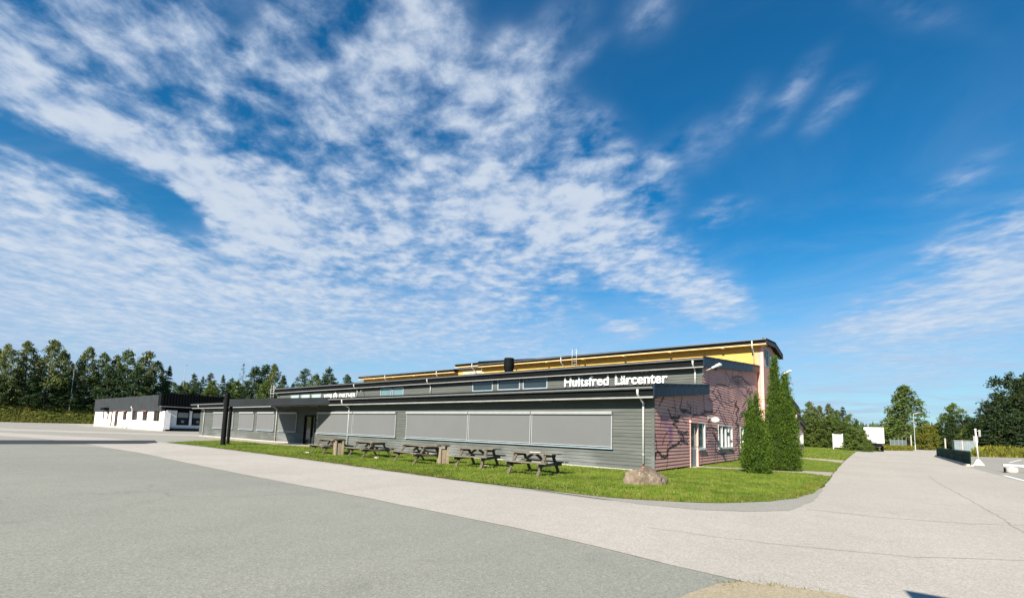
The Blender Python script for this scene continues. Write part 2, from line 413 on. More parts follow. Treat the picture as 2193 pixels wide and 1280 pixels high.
    M['dark_bluish'] = asphalt('dark_bluish_surface', (.032, .036, .045), (.042, .047, .057), (.07, .075, .085), .2)
    M['gravel_path'] = asphalt('gravel', (.36, .31, .25), (.44, .385, .32), (.6, .55, .48))
    M['sand'] = asphalt('sand', (.36, .30, .20), (.43, .36, .25), (.52, .46, .36))
    M['seam'] = simple('road_joint', (.275, .255, .225), .95, .3, 3)
    M['line_paint'] = simple('road_paint', (.72, .72, .70), .8, .2, 5)
    # lawn soil and grass blades
    b = NB('lawn_turf'); v = b.geo(); big = b.noise(v, .55, 5, .6); fine = b.noise(v, 14, 5, .7)
    col = b.mix(b.ramp(big, .35, .65), (.105, .165, .018), (.15, .21, .024))
    col = b.mix(b.ramp(fine, .35, .7, 0, .6), col, (.065, .11, .013))
    dry = b.noise(v, .33, 6, .65, .5); col = b.mix(b.ramp(dry, .56, .70, 0, .75), col, (.22, .19, .06))
    b.bump(fine, .6, .03)
    M['turf'] = b.done(col, .9, .15)
    def leafmat(nm, c1, c2, c3, scale=.5, trans=.35, objvar=.35):
        b = NB(nm); v = b.geo()
        n = b.noise(v, scale, 4, .6); n2 = b.noise(v, scale * 7, 2, .5)
        oi = b.N.new('ShaderNodeObjectInfo')
        col = b.mix(b.ramp(n, .35, .65), c1, c2)
        col = b.mix(b.ramp(n2, .42, .72, 0, .8), col, c3)
        col = b.mix(b.math('MULTIPLY', oi.outputs['Random'], objvar), col, tuple(x * .45 for x in c1))
        b.done(col, .75, .18)
        if trans:
            tr = b.N.new('ShaderNodeBsdfTranslucent'); b.link(col, tr.inputs['Color'])
            ms = b.N.new('ShaderNodeMixShader'); ms.inputs[0].default_value = trans
            b.link(b.bsdf.outputs[0], ms.inputs[1]); b.link(tr.outputs[0], ms.inputs[2])
            b.link(ms.outputs[0], b.N['Material Output'].inputs['Surface'])
        return b.m
    M['blades'] = leafmat('grass_blades', (.085, .140, .014), (.165, .235, .026), (.26, .26, .07), .55, .4, 0)
    M['dry_blades'] = leafmat('dry_grass', (.17, .15, .03), (.24, .20, .045), (.09, .11, .02), .12, .35, 0)
    M['bank'] = leafmat('bank_grass', (.125, .145, .028), (.19, .175, .042), (.085, .11, .02), .1, .35, 0)
    M['weeds'] = leafmat('goldenrod', (.09, .12, .02), (.13, .15, .025), (.33, .24, .02), .4, .35, 0)
    M['birch'] = leafmat('birch_leaves', (.095, .125, .034), (.15, .18, .05), (.20, .22, .08), .35, .4)
    M['deciduous'] = leafmat('broad_leaves', (.080, .125, .026), (.135, .185, .038), (.12, .155, .04), .5, .4)
    M['dark_leaves'] = leafmat('dark_broad_leaves', (.022, .040, .012), (.036, .058, .016), (.055, .08, .02), .5, .3)
    M['pine'] = leafmat('pine_needles', (.028, .055, .019), (.048, .082, .027), (.055, .085, .03), .5, .2)
    M['spruce'] = leafmat('spruce_needles', (.024, .046, .02), (.04, .068, .026), (.06, .09, .035), .5, .2)
    M['yellow_bush'] = leafmat('yellow_leaves', (.14, .15, .02), (.19, .19, .025), (.24, .21, .03), .8, .4)
    M['rust_pine'] = leafmat('rusty_needles', (.10, .06, .03), (.13, .08, .04), (.06, .06, .025), .5, .2)
    M['thuja'] = leafmat('thuja_sprays', (.030, .066, .008), (.074, .136, .014), (.155, .22, .030), 3.4, .3, .1)
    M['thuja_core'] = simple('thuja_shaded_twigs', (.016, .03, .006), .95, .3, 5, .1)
    M['far_forest'] = leafmat('far_forest', (.028, .05, .022), (.04, .066, .028), (.05, .075, .03), .02, 0, 0)
    # old grey wood
    b = NB('weathered_wood'); v = b.map((1.2, 14, 14)); n = b.noise(v, 2.5, 6, .7, .3); n2 = b.noise(b.map((1, 1, 1)), 2.2, 4, .6)
    col = b.mix(b.ramp(n, .3, .72), (.075, .064, .048), (.235, .205, .162))
    col = b.mix(b.ramp(n2, .45, .75, 0, .5), col, (.12, .12, .085))
    b.bump(n, .4, .006)
    M['wood'] = b.done(col, .88, .2)
    b = NB('weathered_wood_dark'); v = b.map((12, 12, 1.4)); n = b.noise(v, 2.5, 6, .7, .3)
    M['wood_dark'] = b.done(b.mix(b.ramp(n, .3, .75), (.045, .039, .029), (.16, .138, .105)), .9, .2)
    b = NB('pale_slats'); v = b.map((9, 9, 1.2)); n = b.noise(v, 2.6, 5, .7)
    M['slats'] = b.done(b.mix(b.ramp(n, .3, .75), (.19, .15, .10), (.36, .30, .215)), .88, .2)
    # boulder
    b = NB('boulder'); v = b.map(); n = b.noise(v, 3.2, 8, .68); n2 = b.noise(v, 9, 6, .7); l = b.noise(v, 5.5, 3, .5)
    col = b.mix(b.ramp(n, .35, .65), (.115, .085, .06), (.21, .165, .125))
    col = b.mix(b.ramp(n2, .50, .75, 0, .6), col, (.07, .048, .036))
    col = b.mix(b.ramp(l, .62, .68, 0, .75), col, (.30, .30, .25))
    b.bump(b.math('ADD', n, n2), .8, .05)
    M['rock'] = b.done(col, .92, .2)
    # open ground away from the roads
    b = NB('rough_ground'); v = b.geo(); n = b.noise(v, .05, 6, .6); n2 = b.noise(v, 1.3, 5, .7)
    col = b.mix(b.ramp(n, .4, .6), (.13, .13, .03), (.10, .125, .028))
    col = b.mix(b.ramp(n2, .4, .7, 0, .5), col, (.20, .17, .06))
    M['rough'] = b.done(col, .95, .1)
materials()

# ------------------------------------------------------------------ ground, roads, paths
def sheet(name, pts, z, mat, jag=0.0, seed=1, step=.6, kind='structure'):
    """a flat sheet with an outline; jag roughens its edge"""
    rng = random.Random(seed); out = []
    for i, p in enumerate(pts):
        q = pts[(i + 1) % len(pts)]
        L = math.hypot(q[0] - p[0], q[1] - p[1]); n = max(1, int(L / step)) if jag else 1
        for k in range(n):
            t = k / n; x = p[0] + (q[0] - p[0]) * t; y = p[1] + (q[1] - p[1]) * t
            if jag and k: x += rng.uniform(-jag, jag); y += rng.uniform(-jag, jag)
            out.append((x, y, z))
    o = MB().poly(out).build(name, mat, recalc=False)
    if o.data.polygons[0].normal.z < 0: o.data.flip_normals()
    return tag(o, kind=kind) if kind else o

sheet('ground', [(-3000, -3000), (3000, -3000), (3000, 3000), (-3000, 3000)], 0.0, M['rough'])
sheet('forecourt_asphalt', [(-154, -90), (6.5, -90), (6.5, 16), (-6, 18.5), (-55, 18.5), (-56, 40), (-153, 40)], .004, M['asphalt_mid'])
sheet('parking_lot', [(4.5, -60), (60, -60), (60, 78), (16, 89), (9, 80.5), (6.3, 78.5), (5.0, 45)], .006, M['asphalt_mid'])
sheet('dark_asphalt', [(-31.5, -70), (-.2, -70), (-.15, 5.5), (-1.1, 5.45), (-4.4, 5.8), (-8.15, 5.92), (-12, 5.9), (-16.6, 5.98), (-26, 6.3), (-31, 6.1), (-45, 1.5), (-60, -30)], .010, M['asphalt_dark'], .02, 3)
sheet('access_road', [(-1.1, 5.45), (-.15, 5.5), (-.1, -60), (5.0, -60), (5.0, 41), (5.6, 62), (6.2, 78), (7.4, 90), (9.4, 105), (12.5, 125), (15.5, 160), (17.5, 240), (12, 240), (9.5, 165), (7, 127), (4, 117), (1, 104), (-1.6, 95.5), (-1.72, 80), (-1.6, 43), (-1.45, 30), (-1.2, 15), (-3, 10.6), (-5, 9.6), (-14, 9.9), (-20, 10.3), (-29, 10.5), (-37, 10.3), (-46, 9.2), (-60, 4.5), (-60, 1.0), (-46, 5.0), (-38, 6.2), (-31, 6.15), (-26, 6.35), (-16.6, 6.03), (-12, 5.95), (-8.15, 5.97), (-4.4, 5.85)], .014, M['asphalt_pale'], .03, 5, .8)
sheet('kerb_strip', [(-6.9, 9.93), (-4.0, 9.72), (-2.8, 9.95), (-2.04, 10.53), (-1.41, 11.4), (-1.16, 13.7), (-1.2, 17), (-1.4, 17), (-1.9, 12.7), (-3, 11.1), (-4, 10.6), (-6.9, 10.1)], .019, M['asphalt_mid'], .02, 6, .4)
sheet('dark_strip', [(-41.6, -14), (-35.7, -14), (-35.6, 8.9), (-37.2, 10.0), (-41.3, 10.9)], .0175, M['dark_bluish'], .03, 8, 1.5)  # strip much darker and bluer than the surface around it
sheet('pale_strip', [(-160, -30), (-83, 0.5), (-68, 5.5), (-52.3, 18.0), (-56.5, 20.4), (-77, 7.0), (-90, 2.6), (-160, -24)], .012, M['asphalt_pale'], .05, 9, 2)
sheet('pale_strip', [(-154, -60), (-146, -60), (-146, 20), (-118, 20.5), (-118, 28), (-154, 28)], .012, M['asphalt_pale'], .1, 10, 3)
sheet('sand_island', [(-1.75, 2.5), (-1.45, 4.5), (-1.3, 5.15), (-1.08, 5.44), (-.8, 5.56), (-.45, 5.66), (-.15, 5.66), (.4, 5.2), (.8, 2.5)], .020, M['sand'], .03, 11, .12)
sheet('concrete_path', [(-6.82, 23.0), (-5.3, 23.6), (-4.0, 24.2), (-2.4, 24.4), (-1.38, 23.2), (-1.42, 26.6), (-2.8, 26.2), (-4.1, 25.6), (-5.4, 24.8), (-6.82, 24.3)], .024, M['gravel_path'], .04, 12, .4)
sheet('concrete_path', [(-6.8, 44.6), (-4.5, 43.0), (-3, 41), (-1.6, 38.3), (-1.65, 43.4), (-3, 44.3), (-4.5, 45.2), (-6.8, 46)], .024, M['gravel_path'], .04, 13, .5)
sheet('concrete_path', [(-12, 76), (-7.2, 74.8), (-4.5, 71), (-1.7, 64.4), (-1.7, 68.5), (-4.5, 73.5), (-7.2, 77), (-12, 78)], .024, M['gravel_path'], .04, 14, .7)
sheet('gravel_path', [(-54.6, 18.0), (-54.6, 17.0), (-44, 16.0), (-38.5, 15.9), (-33, 15.4), (-29.5, 16.3), (-28.5, 18.0)], .016, M['gravel_path'], .08, 15, .8)
# road markings of the parking lot
sheet('parking_line', [(5.08, 25.5), (5.26, 25.5), (5.30, 33.7), (5.12, 33.7)], .019, M['line_paint'], .006, 16, .3)
sheet('parking_line', [(9.6, 60), (9.75, 60), (13.2, 75.5), (13.05, 75.5)], .016, M['line_paint'], .006, 17, .3)

def seam(pts, w, seed):
    rng = random.Random(seed); L_, R2 = [], []
    P = []
    for a, b in zip(pts, pts[1:]):
        n = max(2, int(math.hypot(b[0] - a[0], b[1] - a[1]) / .25))
        P += [(a[0] + (b[0] - a[0]) * k / n, a[1] + (b[1] - a[1]) * k / n) for k in range(n)]
    for i, p in enumerate(P):
        q = P[min(i + 1, len(P) - 1)]; o = P[max(i - 1, 0)]; d = Vector((q[0] - o[0], q[1] - o[1], 0)).normalized(); nn = Vector((-d.y, d.x, 0)); c = Vector((p[0], p[1], .0172)) + nn * rng.uniform(-.03, .03); ww = w * rng.uniform(.4, 1.3)
        L_.append(c + nn * ww); R2.append(c - nn * ww)
    mb = MB()
    for i in range(len(P) - 1): mb.quad(L_[i], R2[i], R2[i + 1], L_[i + 1])
    o = mb.build('road_seam', M['seam'], recalc=False)
    if o.data.polygons[0].normal.z < 0: o.data.flip_normals()
    tag(o, kind='structure')
seam([(-1.15, 11.93), (.2, 11.92), (1.41, 12.4), (2.23, 13.01), (4.9, 15.2)], .016, 1)
seam([(2.03, 28.41), (1.95, 24.12), (2.09, 14.72), (2.02, 11.85), (1.9, 6)], .014, 2)
seam([(-2.92, 7.43), (-1.24, 7.59), (.4, 8.18), (1.32, 8.92), (3.5, 10.5)], .010, 3)
seam([(-1.5, 43.9), (1.0, 44.1), (3.16, 43.7), (4.9, 43.5)], .12, 4)
LAWN = [(-37.4, 10.55), (-33, 10.78), (-29, 10.75), (-20.3, 10.6), (-14.1, 10.2), (-10, 9.95), (-6.9, 10.0), (-4.86, 10.1), (-3.96, 10.5), (-3.06, 11.0), (-2.45, 11.75), (-1.94, 12.65), (-1.58, 13.75), (-1.34, 15.6), (-1.30, 19.4), (-1.36, 23.1), (-2.4, 24.3), (-4.0, 24.1), (-5.3, 23.5), (-6.8, 22.9), (-6.8, 18.03), (-28.5, 18.03), (-29.5, 16.4), (-33, 15.5), (-38.5, 15.95), (-41.2, 15.2), (-39.6, 12.8)]
LAWN2 = [(-6.8, 24.4), (-5.4, 24.9), (-4.1, 25.7), (-2.8, 26.3), (-1.45, 26.7), (-1.6, 38.2), (-3, 40.9), (-4.5, 42.9), (-6.8, 44.5)]
LAWN3 = [(-6.8, 46.1), (-4.5, 45.3), (-3, 44.4), (-1.68, 43.5), (-1.7, 64.3), (-4.5, 70.9), (-6.9, 74.7)]
LAWN4 = [(-22, 79), (-12, 78.1), (-7.2, 77.1), (-4.5, 73.6), (-1.72, 68.6), (-1.78, 82), (-1.65, 95.6), (-.5, 99), (-3, 116), (-40, 116), (-40, 79)]
for i, pl_ in enumerate((LAWN, LAWN2, LAWN3, LAWN4)):
    sheet('lawn', pl_, .030, M['turf'], .05, 20 + i, .35)
sheet('verge_ground', [(9.6, 81), (16, 89.5), (60, 78.5), (90, 78), (90, 200), (18, 200), (15, 125), (11, 105)], .010, M['rough'])

def in_poly(x, y, P):
    c = False; j = len(P) - 1
    for i in range(len(P)):
        if (P[i][1] > y) != (P[j][1] > y) and x < (P[j][0] - P[i][0]) * (y - P[i][1]) / (P[j][1] - P[i][1]) + P[i][0]: c = not c
        j = i
    return c

from mathutils import noise as _pn
def grass(name, polys, n, h, w, mat, seed, dens=None, lean=.5, z=.028):
    rng = random.Random(seed); v = []; f = []
    xs = [p[0] for P in polys for p in P]; ys = [p[1] for P in polys for p in P]
    x0, x1, y0, y1 = min(xs), max(xs), min(ys), max(ys); k = 0
    while k < n:
        x = rng.uniform(x0, x1); y = rng.uniform(y0, y1)
        if dens and rng.random() > dens(x, y): continue
        if not any(in_poly(x + rng.uniform(-.06, .06), y + rng.uniform(-.06, .06), P) for P in polys): continue
        a = rng.uniform(0, 6.283); hh = h * rng.uniform(.5, 1.3); ww = w * rng.uniform(.6, 1.3)
        dx, dy = math.cos(a) * ww, math.sin(a) * ww; lx = rng.uniform(-lean, lean) * hh; ly = rng.uniform(-lean, lean) * hh
        b = len(v); v += [(x - dx, y - dy, z), (x + dx, y + dy, z), (x + lx, y + ly, z + hh)]; f.append((b, b + 1, b + 2)); k += 1
    me = bpy.data.meshes.new(name); me.from_pydata(v, [], f); me.materials.append(mat)
    return tag(link_mesh(name, me), kind='stuff')
grass('lawn_grass', [LAWN, LAWN2], 150000, .055, .013, M['blades'], 3, lambda x, y: min(1, (14 / max(9, math.hypot(x, y))) ** 2 * 1.2) * (1 if _pn.noise((x * .8, y * .8, 3)) + .5 * _pn.noise((x * 2.3, y * 2.3, 9)) < .28 else .22))

# ------------------------------------------------------------------ the school building
def root_parent(o, root):
    o.parent = root; o.matrix_parent_inverse = Matrix.Translation(-Vector(root.location)); return o

BLD = empty('school_building', (-6.8, 18.05, 0))
tag(BLD, 'long low grey and pink boarded school building with grey screens and yellow upper storey', 'building')
def bp(mb, name, mat, parent=None, label=None, **k):
    o = mb.build(name, M[mat], None, **k)
    if parent is None: root_parent(o, BLD)
    else: o.parent = parent
    if label: o['label'] = label
    return o

FY, PX = 18.05, -6.80            # front boards, pink side boards
UY, TY, TX = 24.75, 39.6, -6.35  # upper wall, tall block front, tall block side

def siding(mp, u0, u1, z0, z1, pitch=.145, openings=(), umin=None, umax=None, du=None, sub=1, lap=.024, gap=.014):
    mb = MB(); z = z0
    while z < z1 - 1e-4:
        zt = min(z + pitch, z1)
        zt0 = zt; zt = zt - gap
        cuts = sorted({z, zt} | {q for o in openings for q in (o[2], o[3]) if z < q < zt} | {z + (zt - z) * k / sub for k in range(1, sub)})
        lo = max(u0, umin((z + zt) / 2)) if umin else u0
        hi = min(u1, umax((z + zt) / 2)) if umax else u1
        for a, b in zip(cuts, cuts[1:]):
            segs = [(lo, hi)] if hi > lo else []
            for o in openings:
                if o[2] < b - 1e-5 and o[3] > a + 1e-5:
                    ns = []
                    for s, e in segs:
                        if o[0] > s: ns.append((s, min(e, o[0])))
                        if o[1] < e: ns.append((max(s, o[1]), e))
                    segs = [q for q in ns if q[1] - q[0] > 1e-4]
            da = lap - (lap - .004) * (a - z) / pitch; db = lap - (lap - .004) * (b - z) / pitch
            for s, e in segs:
                n = max(1, int((e - s) / du)) if du else 1
                for k in range(n):
                    p, q = s + (e - s) * k / n, s + (e - s) * (k + 1) / n
                    mb.quad(mp(p, da, a), mp(q, da, a), mp(q, db, b), mp(p, db, b))
                if a == z:          # the open joint below each board
                    mb.quad(mp(s, -.02, a), mp(e, -.02, a), mp(e, lap, a), mp(s, lap, a)); mb.quad(mp(s, -.02, a - gap), mp(e, -.02, a - gap), mp(e, -.02, a), mp(s, -.02, a))
        z = zt0
    return mb
front = lambda y: (lambda u, d, z: (u, y - d, z))
side = lambda x: (lambda u, d, z: (x + d, u, z))

# --- low front wing
DOOR = (-33.75, -32.15, .04, 2.2)
bp(siding(front(FY), -54.5, PX, .10, 3.05, openings=[DOOR]), 'front_wall', 'grey_boards')
bp(MB().box(-54.5, DOOR[0] - .01, FY + .03, FY + .20, 0, 3.05).box(DOOR[1] + .01, PX - .004, FY + .03, FY + .20, 0, 3.05).box(DOOR[0] - .01, DOOR[1] + .01, FY + .004, FY + .2, 2.21, 3.05).box(DOOR[0] - .01, DOOR[1] + .01, FY + .3, FY + .5, 0, 2.21), 'wall_core', 'dark')
bp(MB().box(-54.52, DOOR[0], FY - .012, FY + .02, 0, .10).box(DOOR[1], PX, FY - .012, FY + .02, 0, .10), 'plinth', 'plinth')
bp(MB().box(PX - .10, PX + .024, FY - .026, FY - .001, .09, 3.05), 'corner_board', 'grey_boards')
# west end wall of the low and upper wings
bp(MB().box(-54.52, -54.46, FY - .02, 39, 0, 3.2), 'end_wall', 'grey_boards')

def drop(x, k): return 0.0035 * (PX - x) * k      # the long roofs sag slightly towards the far end
def roof_strip(name, x0, x1, y0, z0, y1, z1, th, mat='roof', parent=None):
    a, b = drop(x0, 1), drop(x1, 1)
    mb = MB().hexa([(x0, y0, z0 - th - a), (x1, y0, z0 - th - b), (x1, y1, z1 - th - b), (x0, y1, z1 - th - a), (x0, y0, z0 - a), (x1, y0, z0 - b), (x1, y1, z1 - b), (x0, y1, z1 - a)])
    return bp(mb, name, mat, parent)
def beam_x(x0, x1, y0, y1, z0, z1):
    a, b = drop(x0, 1), drop(x1, 1)
    return MB().hexa([(x0, y0, z0 - a), (x1, y0, z0 - b), (x1, y1, z0 - b), (x0, y1, z0 - a), (x0, y0, z1 - a), (x1, y0, z1 - b), (x1, y1, z1 - b), (x0, y1, z1 - a)])
def gutter(x0, x1, y, z, r, parent, mat='gutter'):
    a, b = drop(x0, 1), drop(x1, 1)
    mb = MB(); n = 8; pr = [(y - r * math.cos(math.pi * k / n), z - r * math.sin(math.pi * k / n)) for k in range(n + 1)]
    inn = [(y - (r - .012) * math.cos(math.pi * k / n), z - (r - .012) * math.sin(math.pi * k / n)) for k in range(n + 1)]
    for P, Q in zip(pr, pr[1:]): mb.quad((x0, P[0], P[1] - a), (x1, P[0], P[1] - b), (x1, Q[0], Q[1] - b), (x0, Q[0], Q[1] - a))
    for P, Q in zip(inn, inn[1:]): mb.quad((x0, P[0], P[1] - a), (x1, P[0], P[1] - b), (x1, Q[0], Q[1] - b), (x0, Q[0], Q[1] - a))
    for xx, d in ((x0, a), (x1, b)): mb.poly([(xx, p[0], p[1] - d) for p in pr])
    g = bp(mb, 'gutter', mat, parent, recalc=False)
    bp(MB().tube([(x0, y - r, z + .004 - a), (x1, y - r, z + .004 - b)], .013, 6), 'gutter_rim', 'alu', g)
    return g

VX = PX + .23                    # verge of the side gables
LE, UE = 17.47, 24.36            # eaves
low_roof = roof_strip('roof', -55.2, VX - .045, LE, 3.46, UY - .02, 4.13, .10)
bp(beam_x(-55.2, VX - .045, LE - .02, LE + .03, 3.00, 3.44), 'fascia', 'fascia', low_roof)
bp(beam_x(-55.2, VX - .045, LE - .035, LE + .04, 2.93, 2.997), 'eave_trim', 'trim_grey', low_roof)
bp(beam_x(-55.0, VX - .06, LE + .045, FY - .03, 2.955, 2.975), 'soffit', 'soffit', low_roof)
gutter(-55.25, -38.1, LE - .10, 3.335, .075, low_roof); gutter(-29.4, VX - .02, LE - .10, 3.335, .075, low_roof)
for x in np.arange(-52.5, -8, 4.05):
    for q in (x, x + .28): bp(MB().box(q, q + .06, LE + .06, FY - .04, 2.90 - drop(x, 1), 2.953 - drop(x, 1)), 'rafter_end', 'trim_grey', low_roof)

def verge(name, pts, thick, mat, seams, parent):
    """fascia of a gable: pts = (y, zbottom, ztop) along the slope; standing seams"""
    mb = MB()
    for (ya, ba, ta), (yb, bb, tb) in zip(pts, pts[1:]):
        mb.hexa([(VX - thick, ya, ba), (VX, ya, ba), (VX, yb, bb), (VX - thick, yb, bb), (VX - thick, ya, ta), (VX, ya, ta), (VX, yb, tb), (VX - thick, yb, tb)])
        n = max(1, int((yb - ya) / seams))
        for k in range(n):
            t = (k + .5) / n; y = ya + (yb - ya) * t; b = ba + (bb - ba) * t; tt = ta + (tb - ta) * t
            mb.box(VX, VX + .012, y - .012, y + .012, b + .01, tt - .01)
        # cap and soffit return to the wall
        mb.hexa([(VX - thick - .02, ya, ta), (VX + .03, ya, ta), (VX + .03, yb, tb), (VX - thick - .02, yb, tb), (VX - thick - .02, ya, ta + .025), (VX + .03, ya, ta + .025), (VX + .03, yb, tb + .025), (VX - thick - .02, yb, tb + .025)])
    return bp(mb, name, mat, parent)
def soffit_side(pts, parent):
    mb = MB()
    for (ya, za), (yb, zb) in zip(pts, pts[1:]): mb.hexa([(PX + .02, ya, za), (VX - .05, ya, za), (VX - .05, yb, zb), (PX + .02, yb, zb), (PX + .02, ya, za + .02), (VX - .05, ya, za + .02), (VX - .05, yb, zb + .02), (PX + .02, yb, zb + .02)])
    return bp(mb, 'soffit', 'soffit', parent)
verge('verge_fascia', [(LE - .03, 2.95, 3.47), (25.3, 3.70, 4.20)], .04, 'navy', .95, low_roof)
bp(MB().box(PX + .03, VX - .045, 25.27, 25.30, 3.71, 4.2), 'verge_end', 'navy', low_roof)
bp(MB().hexa([(PX + .03, UY + .01, 4.02), (VX - .045, UY + .01, 4.02), (VX - .045, 25.27, 4.07), (PX + .03, 25.27, 4.07), (PX + .03, UY + .01, 4.12), (VX - .045, UY + .01, 4.12), (VX - .045, 25.27, 4.17), (PX + .03, 25.27, 4.17)]), 'roof_return', 'roof', low_roof)
soffit_side([(LE + .02, 2.98), (25.25, 3.73)], low_roof)

# --- upper grey wall and its roof
UW = [(-22.86, -20.96, 4.26, 4.99), (-20.48, -18.57, 4.28, 5.0), (-18.29, -16.36, 4.28, 4.98), (-33.75, -32.27, 4.12, 4.84), (-32.07, -30.67, 4.14, 4.84), (-49.57, -47.8, 3.98, 4.66), (-47.4, -45.6, 3.98, 4.66), (-45.25, -43.45, 3.98, 4.66)]
bp(siding(front(UY), -52.6, PX, 3.9, 5.12, openings=UW), 'upper_wall', 'grey_boards')
bp(MB().box(-52.6, PX - .004, UY + .10, UY + .25, 3.2, 5.05), 'wall_core', 'dark')
bp(MB().box(PX - .10, PX + .024, UY - .026, UY - .001, 4.14, 5.1), 'corner_board', 'grey_boards')
up_roof = roof_strip('roof', -53.4, VX - .045, UE, 5.54, TY - .02, 7.04, .10)
bp(beam_x(-53.4, VX - .045, UE - .02, UE + .03, 5.06, 5.52), 'fascia', 'fascia', up_roof)
bp(beam_x(-53.4, VX - .045, UE - .035, UE + .04, 5.00, 5.057), 'eave_trim', 'trim_grey', up_roof)
bp(beam_x(-53.2, VX - .06, UE + .045, UY - .03, 5.02, 5.04), 'soffit', 'soffit', up_roof)
gutter(-53.5, VX - .02, UE - .10, 5.44, .075, up_roof)
for x in np.arange(-50.5, -8, 4.05):
    for q in (x, x + .28): bp(MB().box(q, q + .06, UE + .06, UY - .04, 4.96 - drop(x, 1), 5.018 - drop(x, 1)), 'rafter_end', 'trim_grey', up_roof)
verge('verge_fascia', [(UE - .03, 5.02, 5.55), (36.9, 6.28, 6.80)], .04, 'navy', 1.25, up_roof)
verge('verge_end_piece', [(36.905, 6.28, 6.80), (39.5, 6.53, 7.05)], .04, 'red_brown', 3, up_roof)
soffit_side([(UE + .02, 5.05), (39.45, 6.55)], up_roof)

def window(op, mp, depth, frame='white_frame', glass='glass', fw=.055, bars=(), hbars=(), proud=.03, sill=None, parent=None):
    u0, u1, z0, z1 = op
    def bx(mb, a, b, c, d, d0, d1): mb.hexa([mp(a, d0, c), mp(b, d0, c), mp(b, d1, c), mp(a, d1, c), mp(a, d0, d), mp(b, d0, d), mp(b, d1, d), mp(a, d1, d)])
    fr = MB()
    bx(fr, u0 - .02, u0 + fw, z0 - .01, z1 + .01, -depth, proud); bx(fr, u1 - fw, u1 + .02, z0 - .01, z1 + .01, -depth, proud)
    bx(fr, u0 + fw, u1 - fw, z0 - .01, z0 + fw, -depth, proud); bx(fr, u0 + fw, u1 - fw, z1 - fw, z1 + .01, -depth, proud)
    for t in bars: u = u0 + (u1 - u0) * t; bx(fr, u - fw * .55, u + fw * .55, z0 + fw, z1 - fw, -depth, proud - .008)
    for t in hbars: z = z0 + (z1 - z0) * t; bx(fr, u0 + fw, u1 - fw, z - fw * .4, z + fw * .4, -depth, proud - .012)
    f = bp(fr, 'window', frame, parent)
    g = MB(); bx(g, u0 + fw, u1 - fw, z0 + fw, z1 - fw, -depth + .005, -.025)
    bp(g, 'pane', glass, f)
    if sill:
        s = MB(); bx(s, u0 - .05, u1 + .05, z0 - .045, z0 - .012, -.02, .10); bp(s, 'sill', sill, f)
    return f
for op in UW[:3]: window(op, front(UY), .09, 'blue_frame', 'glass')
for op in UW[3:5]: window(op, front(UY), .09, 'blue_frame', 'glass_teal')
for op in UW[5:]: window(op, front(UY), .09, 'trim_grey', 'glass_green')

# --- rolled down screens of the front
for (x0, x1) in ((-50.9, -46.3), (-45.0, -42.15), (-41.4, -38.4), (-37.6, -34.8), (-31.8, -27.36), (-27.30, -22.84), (-21.86, -16.84), (-16.80, -12.77), (-12.73, -8.57)):
    y = FY - .022; cas = bp(MB().prism_x([(y - .012, 2.30), (y - .13, 2.30), (y - .15, 2.33), (y - .15, 2.41), (y - .12, 2.44), (y - .012, 2.44)], x0, x1), 'screen', 'alu')
    bp(MB().box(x0 + .05, x1 - .05, y - .055, y - .045, .97, 2.30), 'fabric', 'screen', cas)
    for q in (x0 + .005, x1 - .05): bp(MB().box(q, q + .045, y - .075, y - .004, .90, 2.30), 'side_rail', 'alu', cas)
    bp(MB().box(x0 + .05, x1 - .05, y - .07, y - .04, .935, .97), 'bottom_bar', 'alu', cas)
    bp(MB().box(x0 - .03, x1 + .03, y - .115, y - .004, .855, .90), 'sill', 'blue_frame', cas)

# --- down pipes
def downpipe(x, ye, ze, yw, zb, r=.042, dx=0.0, pot=False, zk=None):
    zk = zk or ze - .52
    p = bp(MB().tube([(x + dx, ye, ze + .06), (x + dx, ye, ze - .17), (x + dx * .95, ye + .02, ze - .21), (x + dx * .1, yw - .02, zk + .05), (x, yw, zk), (x, yw, zk - .1), (x, yw, zb)], [r * 1.35] + [r] * 6, 12), 'downpipe', 'pipe', smooth=True)
    for z in np.arange(zb + .35, zk - .2, 1.05): bp(MB().tube([(x, yw, z), (x, yw, z + .05)], r * 1.18, 12).box(x - .012, x + .012, yw, yw + .1, z + .01, z + .04), 'clamp', 'steel', p)
    return p
for x in (-53.35, -38.02, -27.86): downpipe(x, LE - .10, 3.27 - drop(x, 1), FY - .085, .10)
dp = downpipe(-7.22, LE - .10, 3.27, FY - .085, .34)
bp(MB().lathe([(.055, 0), (.07, .02), (.075, .12), (.055, .15), (.05, .22)], (-7.22, FY - .085, .02), 14), 'drain_pot', 'orange', dp, smooth=True)
for x in (-37.15, -27.3, -7.12): downpipe(x, UE - .10, 5.38 - drop(x, 1), UY - .085, 4.14 - drop(x, .8))
# elbow without a pipe left of the small upper windows
bp(MB().tube([(-36.2, UY - .03, 4.62), (-36.2, UY - .2, 4.7), (-36.1, UY - .42, 4.66), (-36.0, UY - .5, 4.5)], .03, 8), 'vent_hook', 'alu', smooth=True)

